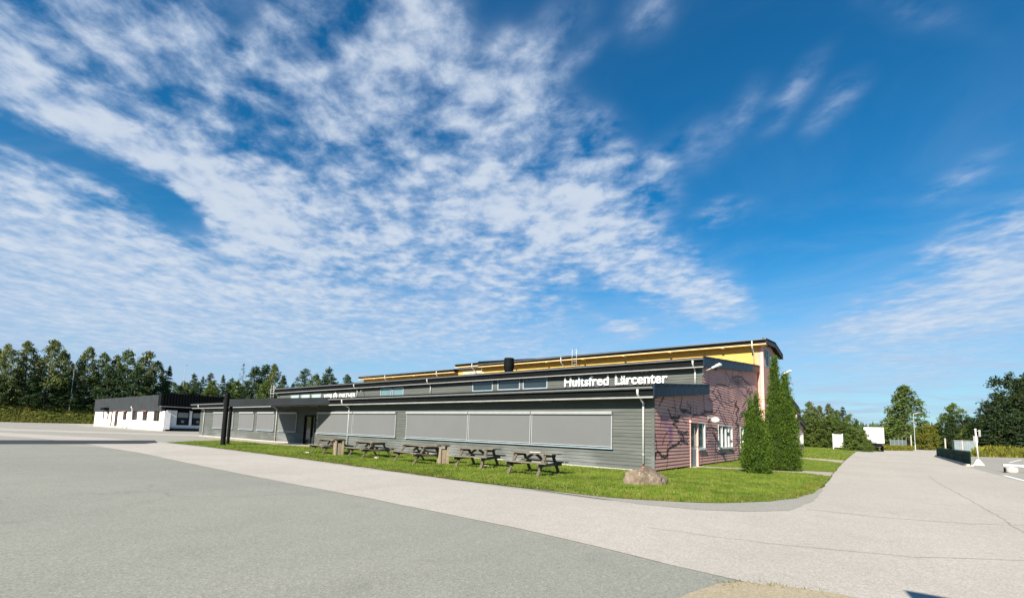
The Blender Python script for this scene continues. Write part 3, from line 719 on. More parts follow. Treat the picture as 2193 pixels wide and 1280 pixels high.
# --- entrance: door, canopy on two posts
dr = bp(MB().box(DOOR[0], DOOR[0] + .10, FY - .03, FY + .2, .04, 2.2).box(DOOR[1] - .10, DOOR[1], FY - .03, FY + .2, .04, 2.2).box(DOOR[0] + .1, DOOR[1] - .1, FY - .03, FY + .2, 2.08, 2.2).box(-32.78, -32.68, FY - .02, FY + .2, .04, 2.08).box(DOOR[0] + .1, -32.78, FY + .02, FY + .12, .04, .30), 'entrance_door', 'fascia')
bp(MB().box(DOOR[0] + .1, -32.78, FY + .06, FY + .08, .30, 2.08).box(-32.68, DOOR[1] - .1, FY + .06, FY + .08, .04, 2.08), 'pane', 'glass', dr)
bp(MB().box(-33.62, -32.83, FY + .045, FY + .058, .02, .42), 'kick_plate', 'navy', dr)
bp(MB().tube([(-32.9, FY - .06, .85), (-32.9, FY - .06, 1.25)], .015, 8).box(-32.91, -32.89, FY - .06, FY + .02, .9, .92).box(-32.91, -32.89, FY - .06, FY + .02, 1.18, 1.20), 'handle', 'steel', dr)
bp(MB().box(-31.98, -31.86, FY - .06, FY - .024, 1.95, 2.22), 'door_sign', 'trim_grey')
bp(MB().box(-31.93, -31.85, FY - .05, FY - .024, 1.58, 1.68), 'card_reader', 'white_frame')
CT = (-34.2, 12.65); CR = (-29.45, LE - .04); CLf = (-38.05, LE - .04)
can = MB().hexa([(CLf[0], CLf[1], 2.93), (CT[0] - .22, CT[1], 2.52), (CT[0] + .12, CT[1], 2.52), (CR[0], CR[1], 2.93), (CLf[0], CLf[1], 3.40), (CT[0] - .22, CT[1], 3.02), (CT[0] + .12, CT[1], 3.02), (CR[0], CR[1], 3.42)])
cano = bp(can, 'entrance_canopy', 'navy')
cano.data.materials[0] = simple('canopy_sheet', (.009, .013, .018), .55, .35, 1.2, .2)
bp(MB().quad((CLf[0] + .1, CLf[1] - .05, 2.925), (CT[0] - .2, CT[1] + .05, 2.515), (CT[0] + .1, CT[1] + .05, 2.515), (CR[0] - .1, CR[1] - .05, 2.925)), 'soffit', 'soffit', cano)
bp(MB().lathe([(.18, 0), (.18, .05), (.145, .06), (.145, 3.36), (.13, 3.38)], (-32.72, 12.22, .02), 20), 'canopy_post', 'post', cano, 'black round post rising above the canopy', smooth=False)
bp(MB().lathe([(.15, 0), (.15, .05), (.10, .06), (.10, 2.58)], (-34.15, 13.05, .02), 16), 'canopy_post', 'post', cano, 'thinner black round post under the canopy', smooth=False)

# --- pink side with the painted branches
DOORP = (22.62, 23.80, .06, 2.22)
PW = [(23.88, 25.15, .86, 2.22), (27.78, 31.1, .86, 2.20), (33.3, 36.6, .86, 2.20)]
RW = [(61.9, 64.2, .9, 2.3), (65.6, 69.2, .9, 2.3)]
lowz = lambda z: 0 if z < 3.15 else (z - 3.15) / .0945 + LE      # boards stop under the sloping verge
pink = siding(side(PX), FY, UY, .12, 3.85, openings=[DOORP, PW[0]], umin=lowz, du=.045, sub=3)
p2 = siding(side(PX), UY, TY, .12, 6.75, openings=[DOORP] + PW, umin=lambda z: 0 if z < 5.2 else (z - 5.2) / .0985 + UE, du=.045, sub=3)
n = len(pink.v); pink.v += p2.v; pink.f += [tuple(i + n for i in f) for f in p2.f]
pw = bp(pink, 'pink_wall', 'pink_boards', None, 'pink boarded wall painted with black thorny branches', recalc=False)
# strokes of the wall painting: points (y along the wall, z), stroke width
STROKES = [([(17.74,0.16),(17.93,0.42),(18.05,0.69),(18.3,0.82),(18.63,0.79),(18.83,0.63),(19.3,0.59),(19.59,0.7),(19.45,0.85),(19.8,0.97),(20.17,1.04),(20.63,1.09),(21.1,1.22),(21.43,1.35)],0.088),([(17.68,1.95),(17.99,1.84),(17.93,1.65),(17.74,1.47),(17.68,1.29)],0.088),([(17.93,1.65),(18.12,1.52),(17.99,1.38),(18.24,1.24),(18.3,0.82)],0.059),([(17.68,0.65),(17.86,0.6),(18.11,0.64),(17.99,0.46),(17.8,0.29)],0.088),([(19.58,0.65),(19.51,0.41),(19.37,0.06)],0.039),([(20.8,1.86),(20.87,1.65),(21.44,1.56),(21.77,1.35),(21.43,1.24),(22.28,1.13)],0.069),([(21.44,1.56),(22.29,1.73)],0.059),([(20.96,1.76),(21.6,1.61),(22.38,1.57)],0.049),([(21.18,1.08),(21.6,1.29),(22.28,1.35)],0.039),([(20.28,3.17),(20.5,2.88),(20.5,2.37),(20.19,2.2)],0.049),([(21.47,3.27),(21.3,2.93),(21.13,2.71),(21.63,2.58),(22.14,2.66),(22.76,2.58),(22.77,2.97)],0.069),([(22.76,2.58),(22.86,2.86),(22.69,3.08)],0.039),([(21.46,2.67),(22.14,2.68)],0.088),([(21.13,2.39),(20.65,2.11),(20.19,2.0),(20.8,1.86)],0.069),([(19.61,2.62),(19.97,2.29),(20.81,2.3),(21.21,2.4)],0.069),([(19.97,2.24),(20.96,2.12)],0.088),([(23.22,2.51),(24.0,2.52),(25.03,2.68),(25.04,2.93),(24.96,3.59)],0.069),([(23.62,3.02),(23.71,2.62),(23.22,2.48)],0.039),([(25.04,2.81),(25.91,2.79),(26.73,2.89)],0.078),([(24.4,2.6),(25.68,2.59)],0.069),([(26.01,5.0),(25.87,4.29)],0.029),([(31.56,5.82),(31.36,5.2),(32.67,5.49),(34.43,5.61),(35.35,5.38)],0.069),([(33.93,6.03),(34.43,5.61)],0.049),([(35.35,5.38),(37.13,5.31),(37.72,4.93),(36.44,4.57),(37.44,4.3),(36.16,3.8),(37.35,3.44)],0.069),([(37.07,4.7),(35.98,3.95),(36.74,3.58)],0.059),([(26.66,3.98),(27.87,3.62),(29.45,3.17)],0.069),([(27.91,4.29),(28.65,3.47)],0.049),([(30.11,4.49),(30.33,3.44)],0.049),([(26.78,3.93),(27.67,4.47),(29.54,4.58),(31.0,4.5)],0.049),([(31.01,4.57),(33.65,4.89),(35.89,5.02)],0.049),([(32.54,3.88),(31.86,3.53),(33.17,3.38),(32.15,3.02),(32.78,2.75),(32.27,2.51),(32.89,2.0),(32.35,1.54),(32.64,1.09),(32.93,0.49),(33.07,0.19)],0.098),([(31.51,2.99),(32.36,3.71),(32.99,3.22)],0.069),([(31.94,2.42),(33.08,2.3),(31.74,1.97)],0.069),([(32.01,1.39),(33.33,1.24),(31.82,0.95)],0.059),([(33.49,3.09),(34.93,3.0),(36.27,2.89)],0.049),([(33.11,2.69),(34.58,3.3),(35.01,3.89)],0.039),([(30.88,2.82),(31.46,2.41),(30.81,1.96)],0.049),([(25.0,1.84),(25.42,1.61),(25.08,1.3),(25.39,1.0)],0.088),([(26.55,1.74),(27.25,1.37),(27.1,0.8),(27.7,0.59),(28.47,0.51),(29.28,0.56)],0.078),([(26.1,1.99),(27.53,1.89)],0.059),([(24.64,0.77),(24.51,0.01)],0.039),([(27.1,0.73),(26.94,0.04)],0.049),([(27.58,0.59),(27.42,-0.01)],0.039),([(29.42,0.56),(29.8,0.0)],0.039),([(31.33,0.74),(31.74,0.01)],0.039),([(25.61,1.0),(25.48,0.58)],0.039),([(30.28,0.75),(31.17,0.63),(32.29,0.76)],0.049),([(32.42,0.43),(33.24,0.18),(32.56,0.13)],0.059),([(25.1,4.34),(25.74,3.96),(26.78,3.93)],0.029),([(22.15,3.04),(22.32,2.72)],0.029),([(23.24,3.17),(23.13,2.54)],0.029)]
BLOBS = [(19.32,2.02,0.9,0.5,(0.2,0.08,0.16),0.6),(19.89,1.69,0.45,0.45,(0.16,0.05,0.2),0.8),(19.95,1.34,0.3,0.3,(0.16,0.05,0.2),0.6),(18.76,1.43,1.1,0.6,(0.33,0.13,0.14),0.55),(26.52,1.12,1.2,0.5,(0.1,0.085,0.13),0.75),(27.21,0.6,1.6,0.3,(0.13,0.1,0.13),0.7),(26.09,1.74,1.0,0.45,(0.12,0.09,0.11),0.65),(32.64,5.11,2.2,0.35,(0.05,0.045,0.07),0.85),(33.1,4.53,1.6,0.8,(0.12,0.09,0.12),0.65),(29.5,3.94,2.2,0.5,(0.22,0.15,0.17),0.5),(20.65,2.22,0.5,0.22,(0.05,0.04,0.05),0.8),(25.25,2.69,0.9,0.2,(0.06,0.045,0.06),0.75),(21.8,2.64,0.6,0.18,(0.06,0.045,0.06),0.7),(32.72,1.99,1.0,1.0,(0.16,0.12,0.15),0.55),(29.15,2.81,1.6,0.5,(0.24,0.16,0.18),0.4),(35.81,4.19,1.6,0.7,(0.24,0.15,0.16),0.45),(21.43,1.45,0.5,0.3,(0.1,0.06,0.07),0.5)]
_r = random.Random(21)
for _ in range(46):                       # fine twigs of the painting
    y, z = _r.uniform(27.5, 39), _r.uniform(1.0, 5.6); a = _r.uniform(0, 6.28); pts = []
    for _k in range(_r.randrange(3, 7)): pts.append((y, z)); a += _r.uniform(-.8, .8); y += .55 * math.cos(a) * 1.6; z += .42 * math.sin(a)
    STROKES.append((pts, _r.choice((.04, .05, .075))))
for _ in range(16):
    y, z = _r.uniform(18.3, 27), _r.uniform(.5, 2.9); a = _r.uniform(0, 6.28); pts = []
    for _k in range(_r.randrange(3, 5)): pts.append((y, z)); a += _r.uniform(-.8, .8); y += .3 * math.cos(a); z += .25 * math.sin(a)
    STROKES.append((pts, _r.choice((.03, .04, .05))))
def paint(o):
    me = o.data; nv = len(me.vertices)
    co = np.empty(nv * 3); me.vertices.foreach_get('co', co); co = co.reshape(-1, 3)
    P = co[:, 1:3]; rng = np.random.default_rng(4)
    wob = .02 * np.stack([np.sin(P[:, 1] * 23 + P[:, 0] * 5), np.sin(P[:, 0] * 19 - P[:, 1] * 7)], 1)
    P = P + wob
    col = np.zeros((nv, 4)); col[:, :3] = (.025, .02, .028)
    for (y, z, ry, rz, rgb, st) in BLOBS:
        d = np.hypot((P[:, 0] - y) / ry, (P[:, 1] - z) / rz); a = np.clip(1.15 - d, 0, 1) * st
        k = a > col[:, 3]; col[k, :3] = rgb; col[:, 3] = np.maximum(col[:, 3], a)
    for pts, w in STROKES:
        for (a, b) in zip(pts, pts[1:]):
            a = np.array(a); b = np.array(b); ab = b - a; L2 = (ab ** 2).sum() + 1e-9
            box = (P[:, 0] > min(a[0], b[0]) - w * 3) & (P[:, 0] < max(a[0], b[0]) + w * 3) & (P[:, 1] > min(a[1], b[1]) - w * 3) & (P[:, 1] < max(a[1], b[1]) + w * 3)
            q = P[box]; t = np.clip(((q - a) @ ab) / L2, 0, 1); d = np.linalg.norm(q - a - t[:, None] * ab, axis=1)
            al = np.clip(1.8 - d / (w * .6), 0, 1) * .97
            idx = np.where(box)[0]; s = al > col[idx, 3] * .6; idx = idx[s]; al = al[s]
            old = col[idx, 3]; na = np.maximum(al, old)
            col[idx, :3] = col[idx, :3] * (1 - al[:, None]) + np.array((.022, .018, .024)) * al[:, None]; col[idx, 3] = na
    at = me.attributes.new('paint', 'FLOAT_COLOR', 'POINT'); at.data.foreach_set('color', col.ravel())
paint(pw)
bp(MB().box(PX - .4, PX - .12, FY + .25, TY, .02, 3.1).box(PX - .4, PX - .12, UY + .26, TY, 3.1, 5.2).box(PX - .4, PX - .12, 31, TY, 5.2, 5.8).box(PX - .004, PX - .001, FY + .02, 22.5, .02, 3.0), 'wall_core', 'dark')
bp(MB().box(PX - .1, PX - .012, FY + .02, DOORP[0], 0, .12).box(PX - .1, PX - .012, DOORP[1], TY, 0, .12), 'plinth', 'red_brown')
sd = side(PX)
for op, b in ((PW[0], ()), (PW[1], (.27, .54, .76)), (PW[2], (.3, .62))): window(op, sd, .10, 'white_frame', 'glass_teal', .07, b, (), .035, 'blue_frame')
# side door with pink frame, grey lower panel
dr = bp(MB().box(PX - .1, PX + .04, DOORP[0] - .03, DOORP[0] + .07, .04, 2.22).box(PX - .1, PX + .05, DOORP[1] - .02, DOORP[1] + .09, .04, 2.25).box(PX - .1, PX + .10, DOORP[0] - .10, DOORP[1] - .02, 2.14, 2.25), 'side_door', 'pink_trim')
bp(MB().box(PX - .075, PX - .03, DOORP[0] + .07, DOORP[1] - .02, .06, .86).box(PX - .07, PX - .02, DOORP[0] + .07, DOORP[0] + .17, .86, 2.14).box(PX - .07, PX - .02, DOORP[1] - .12, DOORP[1] - .02, .86, 2.14), 'door_leaf', 'door_grey', dr)
bp(MB().box(PX - .06, PX - .04, DOORP[0] + .17, DOORP[1] - .12, .86, 2.14), 'pane', 'glass_teal', dr)
bp(MB().tube([(PX - .02, DOORP[1] - .07, 1.02), (PX + .06, DOORP[1] - .07, 1.02), (PX + .06, DOORP[1] - .20, 1.02)], .014, 8), 'handle', 'brass', dr)
bp(MB().box(PX - .05, PX + .35, DOORP[0] - .1, DOORP[1] + .1, 0, .045), 'door_step', 'concrete', dr)
bp(MB().lathe([(.0, 0), (.05, .01), (.05, .04), (.02, .06)], (0, 0, 0), 12), 'button_bell', 'lamp_glass').matrix_local = Matrix.Translation((PX + .02 - BLD.location.x + BLD.location.x, 25.35, 1.75)) @ Matrix.Rotation(math.pi / 2, 4, 'Y')
bp(MB().lathe([(.0, 0), (.07, .01), (.07, .05), (.03, .08)], (0, 0, 0), 12), 'button_bell', 'lamp_glass').matrix_local = Matrix.Translation((PX + .02, 34.27, 3.41)) @ Matrix.Rotation(math.pi / 2, 4, 'Y')

# --- tall yellow block behind
def yel(x0, x1, z1): return siding(front(TY), x0, x1, 5.8, z1, .16)
bp(yel(-58.2, PX + .06, 8.72), 'yellow_wall', 'yellow_boards')
bp(siding(front(TY), PX + .06, TX, 1.0, 8.72, .145), 'pink_wall_return', 'pink_plain')
TW = [(40.35, 41.9, 7.15, 8.62), (42.5, 45.8, 7.3, 8.55)]
bp(siding(side(TX), TY, 46.7, .1, 9.35, .145, TW, du=None), 'pink_wall', 'pink_plain')
bp(MB().box(-58.1, TX - .12, TY + .05, 46.6, 3.0, 8.4), 'wall_core', 'dark')
bp(MB().box(TX - .14, TX + .026, TY - .027, TY - .001, 1.0, 8.72), 'corner_board', 'pink_trim')
for op in TW: window(op, side(TX), .1, 'blue_frame', 'glass_teal', .09, (.5,), (), .03)
for x0, x1, z in ((-35.15, -5.98, 9.02), (-38.9, -35.2, 9.18), (-58.5, -38.95, 8.62)):
    yb = 47.4
    rf = bp(MB().prism_x([(38.9, z - .12), (38.9, z), (43.2, z + .42), (yb, z), (yb, z - .12), (43.2, z + .28)], x0, x1), 'roof', 'roof')
    bp(MB().box(x0, x1 - .01, 38.88, 38.92, z - .36, z - .02), 'fascia', 'fascia', rf)
    bp(MB().box(x0, x1 - .02, 38.84, 38.93, z - .44, z - .363), 'eave_trim', 'cream_trim', rf)
    bp(MB().box(x0, x1 - .02, 38.95, TY - .03, z - .42, z - .40), 'soffit', 'yellow_boards', rf)
    gutter(x0, x1, 38.78, z - .05 + drop(x1, 1), .07, rf)
    for x in np.arange(x1 - 3.2, x0 + 1, -4.2):
        bp(MB().box(x, x + .18, 38.8, 39.5, z - .50, z - .445), 'rafter_end', 'cream_trim', rf)
for x in (-6.95, -24.1, -36.1, -42.0, -52.2):
    z = 9.02 if x > -35.2 else (9.2 if x > -38.9 else 8.62)
    p = bp(MB().tube([(x, 38.78, z - .05), (x, 38.78, z - .55), (x, 39.0, z - .75), (x, 39.50, z - 1.0), (x, 39.5, 6.9)], .05, 10), 'downpipe', 'pipe', smooth=True)
# verge of the tall gable
vx = -5.98; vg = MB()
for (ya, za), (yb, zb) in (((38.86, 9.03), (43.2, 9.45)), ((43.2, 9.45), (47.4, 9.03))):
    vg.hexa([(vx - .04, ya, za - .44), (vx, ya, za - .44), (vx, yb, zb - .44), (vx - .04, yb, zb - .44), (vx - .04, ya, za + .02), (vx, ya, za + .02), (vx, yb, zb + .02), (vx - .04, yb, zb + .02)])
    for k in range(4):
        t = (k + .5) / 4; y = ya + (yb - ya) * t; z = za + (zb - za) * t; vg.box(vx, vx + .012, y - .012, y + .012, z - .43, z + .01)
bp(vg, 'verge_fascia', 'slate')
bp(MB().hexa([(TX + .02, 38.95, 8.62), (vx - .05, 38.95, 8.62), (vx - .05, 43.2, 9.04), (TX + .02, 43.2, 9.04), (TX + .02, 38.95, 8.64), (vx - .05, 38.95, 8.64), (vx - .05, 43.2, 9.06), (TX + .02, 43.2, 9.06)]).hexa([(TX + .02, 43.2, 9.04), (vx - .05, 43.2, 9.04), (vx - .05, 47.3, 8.62), (TX + .02, 47.3, 8.62), (TX + .02, 43.2, 9.06), (vx - .05, 43.2, 9.06), (vx - .05, 47.3, 8.64), (TX + .02, 47.3, 8.64)]), 'soffit', 'fascia')
window((-38.2, -35.0, 7.5, 8.25), front(TY - .03), .02, 'white_frame', 'glass_green', .1, (.5,), ())
window((-14.2, -10.9, 7.0, 7.62), front(TY - .03), .02, 'white_frame', 'glass', .1, (.5,), ())
bp(MB().hexa([(-35.14, 38.80, 8.90), (-27.3, 38.80, 8.90), (-27.3, 41, 8.90), (-35.14, 41, 8.90), (-35.14, 38.80, 9.25), (-27.3, 38.80, 9.03), (-27.3, 41, 9.26), (-35.14, 41, 9.46)]), 'raised_fascia', 'fascia')
# --- rear wings, stepping down the same way
bp(siding(side(PX), 46.7, 63.5, .12, 6.6, .145, [RW[0]], umax=lambda z: 63.5 if z < 5.0 else 63.5 - (z - 5.0) / .11), 'pink_wall', 'pink_plain')
bp(siding(side(PX), 63.5, 69.7, .12, 3.95, .145, [RW[1]], umax=lambda z: 69.7 if z < 3.0 else 69.7 - (z - 3.0) / .1), 'pink_wall', 'pink_plain')
bp(MB().box(-40, PX - .12, 46.6, 63.4, 0, 5.0).box(-40, PX - .12, 63.4, 69.6, 0, 2.95), 'wall_core', 'dark')
for op in RW: window(op, side(PX), .1, 'white_frame', 'glass_teal', .09, (.33, .66), (), .03, 'blue_frame')
for (ya, ta, yb, tb, nm) in ((47.45, 7.05, 64.1, 5.2, 'slate'), (62.0, 4.45, 70.4, 3.45, 'slate')):
    rf = bp(MB().hexa([(-40, ya, ta - .12), (VX - .045, ya, ta - .12), (VX - .045, yb, tb - .12), (-40, yb, tb - .12), (-40, ya, ta), (VX - .045, ya, ta), (VX - .045, yb, tb), (-40, yb, tb)]), 'roof', 'roof')
    verge('verge_fascia', [(ya, ta - .5, ta), (yb, tb - .5, tb)], .04, nm, 1.3, rf)
    soffit_side([(ya + .02, ta - .46), (yb - .02, tb - .46)], rf)
bp(MB().box(PX + .03, VX - .045, 62.0, 62.03, 3.95, 4.44), 'verge_end', 'pink_trim')
# --- roof ventilator
vt = bp(MB().lathe([(.28, 0), (.36, .25), (.42, .58), (.43, .86), (.40, .88), (.40, 1.22), (.36, 1.26), (.34, 1.20)], (-22.6, 28.6, 5.98), 24), 'roof_ventilator', 'fascia', smooth=False)
bp(MB().box(-23.1, -21.9, 28.1, 29.1, 5.75, 6.05), 'ventilator_base', 'roof', vt)
# --- roof ladders
def ladder(x0, x1, y, z0, z1, hook=True):
    mb = MB()
    for x in (x0, x1):
        pts = [(x, y, z0), (x, y, z1)]
        if hook: pts += [(x, y + .12, z1 + .12), (x, y + .3, z1 + .08)]
        mb.tube(pts, .022, 6)
    for z in np.arange(z0 + .15, z1, .28): mb.tube([(x0, y, z), (x1, y, z)], .016, 6)
    return bp(mb, 'roof_ladder', 'steel', smooth=True)
ladder(-52.6, -51.9, 24.0, 3.75, 5.75, False); ladder(-22.75, -22.25, 38.68, 7.1, 9.55)

# --- lettering on the front
def text_mesh(s, x0, x1, z0, h_cap, y, mat, depth=.05, bold=.0, skew=0.0, name='lettering'):
    cu = bpy.data.curves.new(name, 'FONT'); cu.body = s; cu.size = 1; cu.extrude = .02; cu.offset = bold; cu.resolution_u = 4
    ob = bpy.data.objects.new(name, cu); COL.objects.link(ob)
    dg = bpy.context.evaluated_depsgraph_get(); dg.update()
    me = bpy.data.meshes.new_from_object(ob.evaluated_get(dg))
    COL.objects.unlink(ob); bpy.data.objects.remove(ob)
    co = np.empty(len(me.vertices) * 3); me.vertices.foreach_get('co', co); co = co.reshape(-1, 3)
    sx = (x1 - x0) / (co[:, 0].max() - co[:, 0].min()); sz = h_cap / max(co[:, 1].max(), .5)
    nx = x0 + (co[:, 0] - co[:, 0].min()) * sx; nz = z0 + co[:, 1] * sz
    nx = nx + skew * (nz - z0)
    ny = y - depth * (co[:, 2] > 0)
    me.vertices.foreach_set('co', np.stack([nx, ny, nz], 1).ravel()); me.update()
    me.materials.clear(); me.materials.append(M[mat]); me.name = name
    return link_mesh(name, me)
sg = empty('wall_sign', (-11.8, UY, 4.3)); tag(sg, 'large white lettering reading Hultsfred Lärcenter on the upper grey wall', 'sign')
a = root_parent(text_mesh('Hultsfred', -15.02, -12.02, 4.33, .575, UY - .025, 'letter', .09, .012), sg)
a.data.materials.append(M['letter_grey'])
for p in a.data.polygons:          # the f, grey in its upper part
    if -13.93 < p.center.x < -13.42 and p.center.z > 4.62: p.material_index = 1
root_parent(text_mesh('Lärcenter', -11.60, -8.56, 4.33, .555, UY - .025, 'letter', .09, .012), sg)
sg = empty('wall_sign', (-40.2, UY, 4.2)); tag(sg, 'small white lettering reading WEBB PARTNER with a round emblem on the upper grey wall', 'sign')
root_parent(text_mesh('WEBB', -42.85, -41.42, 4.16, .36, UY - .025, 'letter', .025, .0), sg)
root_parent(text_mesh('PARTNER', -40.15, -37.5, 4.16, .36, UY - .025, 'letter', .025, .0), sg)
em = MB(); cx, cz = -40.80, 4.34
for k in range(28):
    t0, t1 = 2 * math.pi * k / 28, 2 * math.pi * (k + 1) / 28
    f = lambda r, t: (cx + r * math.cos(t), UY - .06, cz + r * .72 * math.sin(t))
    em.quad(f(.36, t0), f(.36, t1), f(.26, t1), f(.26, t0))
em.poly([(cx - .10, UY - .06, cz - .02), (cx - .03, UY - .06, cz - .12), (cx + .09, UY - .06, cz - .02), (cx + .12, UY - .06, cz + .12), (cx + .05, UY - .06, cz + .42), (cx + .02, UY - .06, cz + .16), (cx - .05, UY - .06, cz + .1)])
root_parent(em.build('emblem', M['letter'], recalc=False), sg)

# ------------------------------------------------------------------ lamps on the school
def flood(loc, base, label, L=.62):
    t = empty('flood_lamp', base); tag(t, label, 'wall lamp')
    b = Vector(base); h = Vector(loc); d = (h - b).normalized()
    root_parent(MB().tube([b, b + (h - b) * .9], .022, 8).build('arm', M['steel'], smooth=True), t)
    e = h + d * L; m = MB().bar(h - d * .05, h + d * L * .45, .16, .10); m.bar(h + d * L * .45 - d * .01, e, .24, .13)
    root_parent(m.build('lamp_head', M['white_frame'], bevel=.015), t)
    root_parent(MB().box(base[0] - .01, base[0] + .03, base[1] - .07, base[1] + .07, base[2] - .12, base[2] + .12).build('wall_plate', M['steel']), t)
flood((-6.25, 24.75, 5.02), (PX + .03, 24.82, 4.83), 'white flood lamp on a slanted arm at the corner of the upper grey wall', .42)
flood((-5.75, 46.2, 7.2), (TX + .03, 46.5, 7.0), 'slim pale flood lamp on an arm above the tall conical hedge trees', .6)
g = empty('globe_lamp', (PX + .02, 25.75, 2.37)); tag(g, 'white oval globe lamp on a bracket beside the pink side door', 'wall lamp')
gl = MB().lathe([(.0, -.16), (.11, -.145), (.19, -.08), (.21, 0), (.19, .08), (.11, .145), (.0, .16)], (-6.42, 25.75, 2.37), 18).build('globe', M['lamp_glass'], smooth=True); root_parent(gl, g)
root_parent(MB().bar((PX + .02, 25.75, 2.50), (-6.42, 25.75, 2.50), .05, .05).box(PX + .0, PX + .05, 25.66, 25.84, 2.38, 2.60).build('bracket', M['trim_grey']), g)
an = empty('roof_antenna', (-8.6, 62.5, 5.3)); tag(an, 'thin tv antenna standing on the rear roof of the school', 'antenna')
root_parent(MB().tube([(-8.6, 62.5, 5.2), (-8.6, 62.5, 7.2)], .03, 6).build('mast', M['steel']), an)
m = MB().tube([(-9.1, 62.5, 7.12), (-8.0, 62.5, 7.12)], .022, 6)
for x in np.arange(-9.05, -8.0, .17): m.tube([(x, 62.2, 7.12), (x, 62.8, 7.12)], .014, 5)
root_parent(m.build('aerial', M['steel']), an)

# ------------------------------------------------------------------ picnic tables and litter bins
def picnic_table(L=1.8, sep=1.15, label='', rough=0):
    root = empty('picnic_table'); rng = random.Random(rough)
    tag(root, label, 'picnic table', 'picnic tables in a row on the lawn')
    W = .76; tops = MB()
    for k in range(5):
        y = -W / 2 + (k + .5) * W / 5; j = rng.uniform(-.02, .02)
        tops.box(-L / 2 + j, L / 2 + j, y - W / 10 + .006, y + W / 10 - .006, .715, .752)
    tops.build('tabletop', M['wood'], root, bevel=.004)
    for s in (-1, 1):
        b = MB()
        for k in range(2):
            y = s * (.62 + .145 * k); j = rng.uniform(-.02, .02); b.box(-L / 2 + j, L / 2 + j, y - .068, y + .068, .425, .462)
        b.build('bench_seat', M['wood'], root, bevel=.004)
    for x in (-sep / 2, sep / 2):
        for s in (-1, 1):
            MB().bar((x, s * .76, 0.0), (x, s * .23, .715), .045, .11, (1, 0, 0)).build('leg', M['wood_dark'], root, bevel=.004)
        xo = x + (.046 if x > 0 else -.046)
        MB().box(xo - .022, xo + .022, -.83, .83, .315, .424).build('bench_beam', M['wood_dark'], root, bevel=.004)
        MB().box(xo - .022, xo + .022, -.36, .36, .615, .714).build('top_beam', M['wood_dark'], root, bevel=.004)
        MB().bar((x * .93, 0, .37), (x * .12, 0, .70), .09, .04, (0, 1, 0)).build('brace', M['wood_dark'], root)
    return root
TB = [(-22.2, 13.42, -9, 2.1, 1.5, 'weathered picnic table farthest left, partly behind a slatted bin near the door'),
      (-19.15, 13.62, -10, 2.1, 1.55, 'grey picnic table just right of the left slatted bin'),
      (-15.35, 13.42, -10, 2.15, 1.6, 'grey picnic table just left of the right slatted bin'),
      (-12.45, 13.92, 13, 1.75, 1.10, 'picnic table with a pale mid leg just right of the right slatted bin'),
      (-9.28, 13.32, 4, 1.8, 1.16, 'picnic table nearest the boulder with papers lying on its top')]
for i, (x, y, a, L, sp, lab) in enumerate(TB):
    t = picnic_table(L, sp, lab, i); t.location = (x, y, .025); t.rotation_euler = (R_([0, .6, -.5, .9, -.3][i]), R_([.3, -.4, .6, -.8, .5][i]), R_(a))

def slat_bin(label):
    t = empty('litter_bin'); tag(t, label, 'litter bin', 'slatted wooden litter bins between the picnic tables')
    h = .82; r = .17
    for a in range(4):
        m = MB(); an = a * math.pi / 2
        zt = .60 if a % 2 else .60
        for k in range(4):
            u = -r + .055 + k * (2 * r - .11) / 3
            c, s = math.cos(an), math.sin(an); P = lambda u, d, z: (u * c - d * s, u * s + d * c, z)
            w = .034
            m.hexa([P(u - w, -r - .012, .03), P(u + w, -r - .012, .03), P(u + w, -r + .012, .03), P(u - w, -r + .012, .03), P(u - w, -r - .012, zt), P(u + w, -r - .012, zt), P(u + w, -r + .012, zt), P(u - w, -r + .012, zt)])
        m.build('slat_side', M['slats'], t)
    for sx in (-1, 1):
        for sy in (-1, 1): MB().box(sx * (r + .0) - .04, sx * (r + .0) + .04, sy * r - .04, sy * r + .04, 0, h - .05).build('corner_post', M['slats'], t)
    MB().box(-r - .08, r + .08, -r - .08, r + .08, h - .048, h).build('lid', M['wood_dark'], t)
    MB().lathe([(.13, .05), (.14, .62), (.12, .62), (.115, .08)], (0, 0, 0), 14).build('liner', M['fascia'], t)
    return t
b1 = slat_bin('slatted wooden bin in front of the farthest left picnic table'); b1.location = (-21.1, 13.15, .02); b1.rotation_euler.z = R_(-20)
b2 = copy_tree(b1); b2['label'] = 'slatted wooden bin in the gap at the middle of the picnic tables'; b2.location = (-14.25, 13.75, .02); b2.rotation_euler.z = R_(-30)

nw = MB()
for k in range(3): nw.box(-.20 + .01 * k, .20 - .012 * k, -.13 + .008 * k, .13 - .006 * k, .004 * k, .004 * k + .0035)
nw = nw.build('newspaper', M['paper']); nw.location = (-9.20, 13.28, .785); nw.rotation_euler = (0, 0, R_(20)); tag(nw, 'pinkish papers lying on the top of the picnic table nearest the boulder', 'newspaper')
for x, y, lab in ((-17.95, 13.0, 'small white paper scrap on the grass between two grey picnic tables'), (-12.2, 14.0, 'crumpled white paper under the picnic table right of the bin'), (-22.6, 12.2, 'white scrap on the lawn in front of the farthest left picnic table')):
    p = MB(); rng = random.Random(int(x * 10)); P = [[(i * .06 + rng.uniform(-.012, .012), j * .05 + rng.uniform(-.012, .012), .05 + rng.uniform(0, .05)) for j in range(4)] for i in range(4)]
    for i in range(3):
        for j in range(3): p.quad(P[i][j], P[i + 1][j], P[i + 1][j + 1], P[i][j + 1])
    o = p.build('paper_scrap', M['paper']); o.location = (x, y, .02); tag(o, lab, 'litter', 'paper scraps on the lawn')

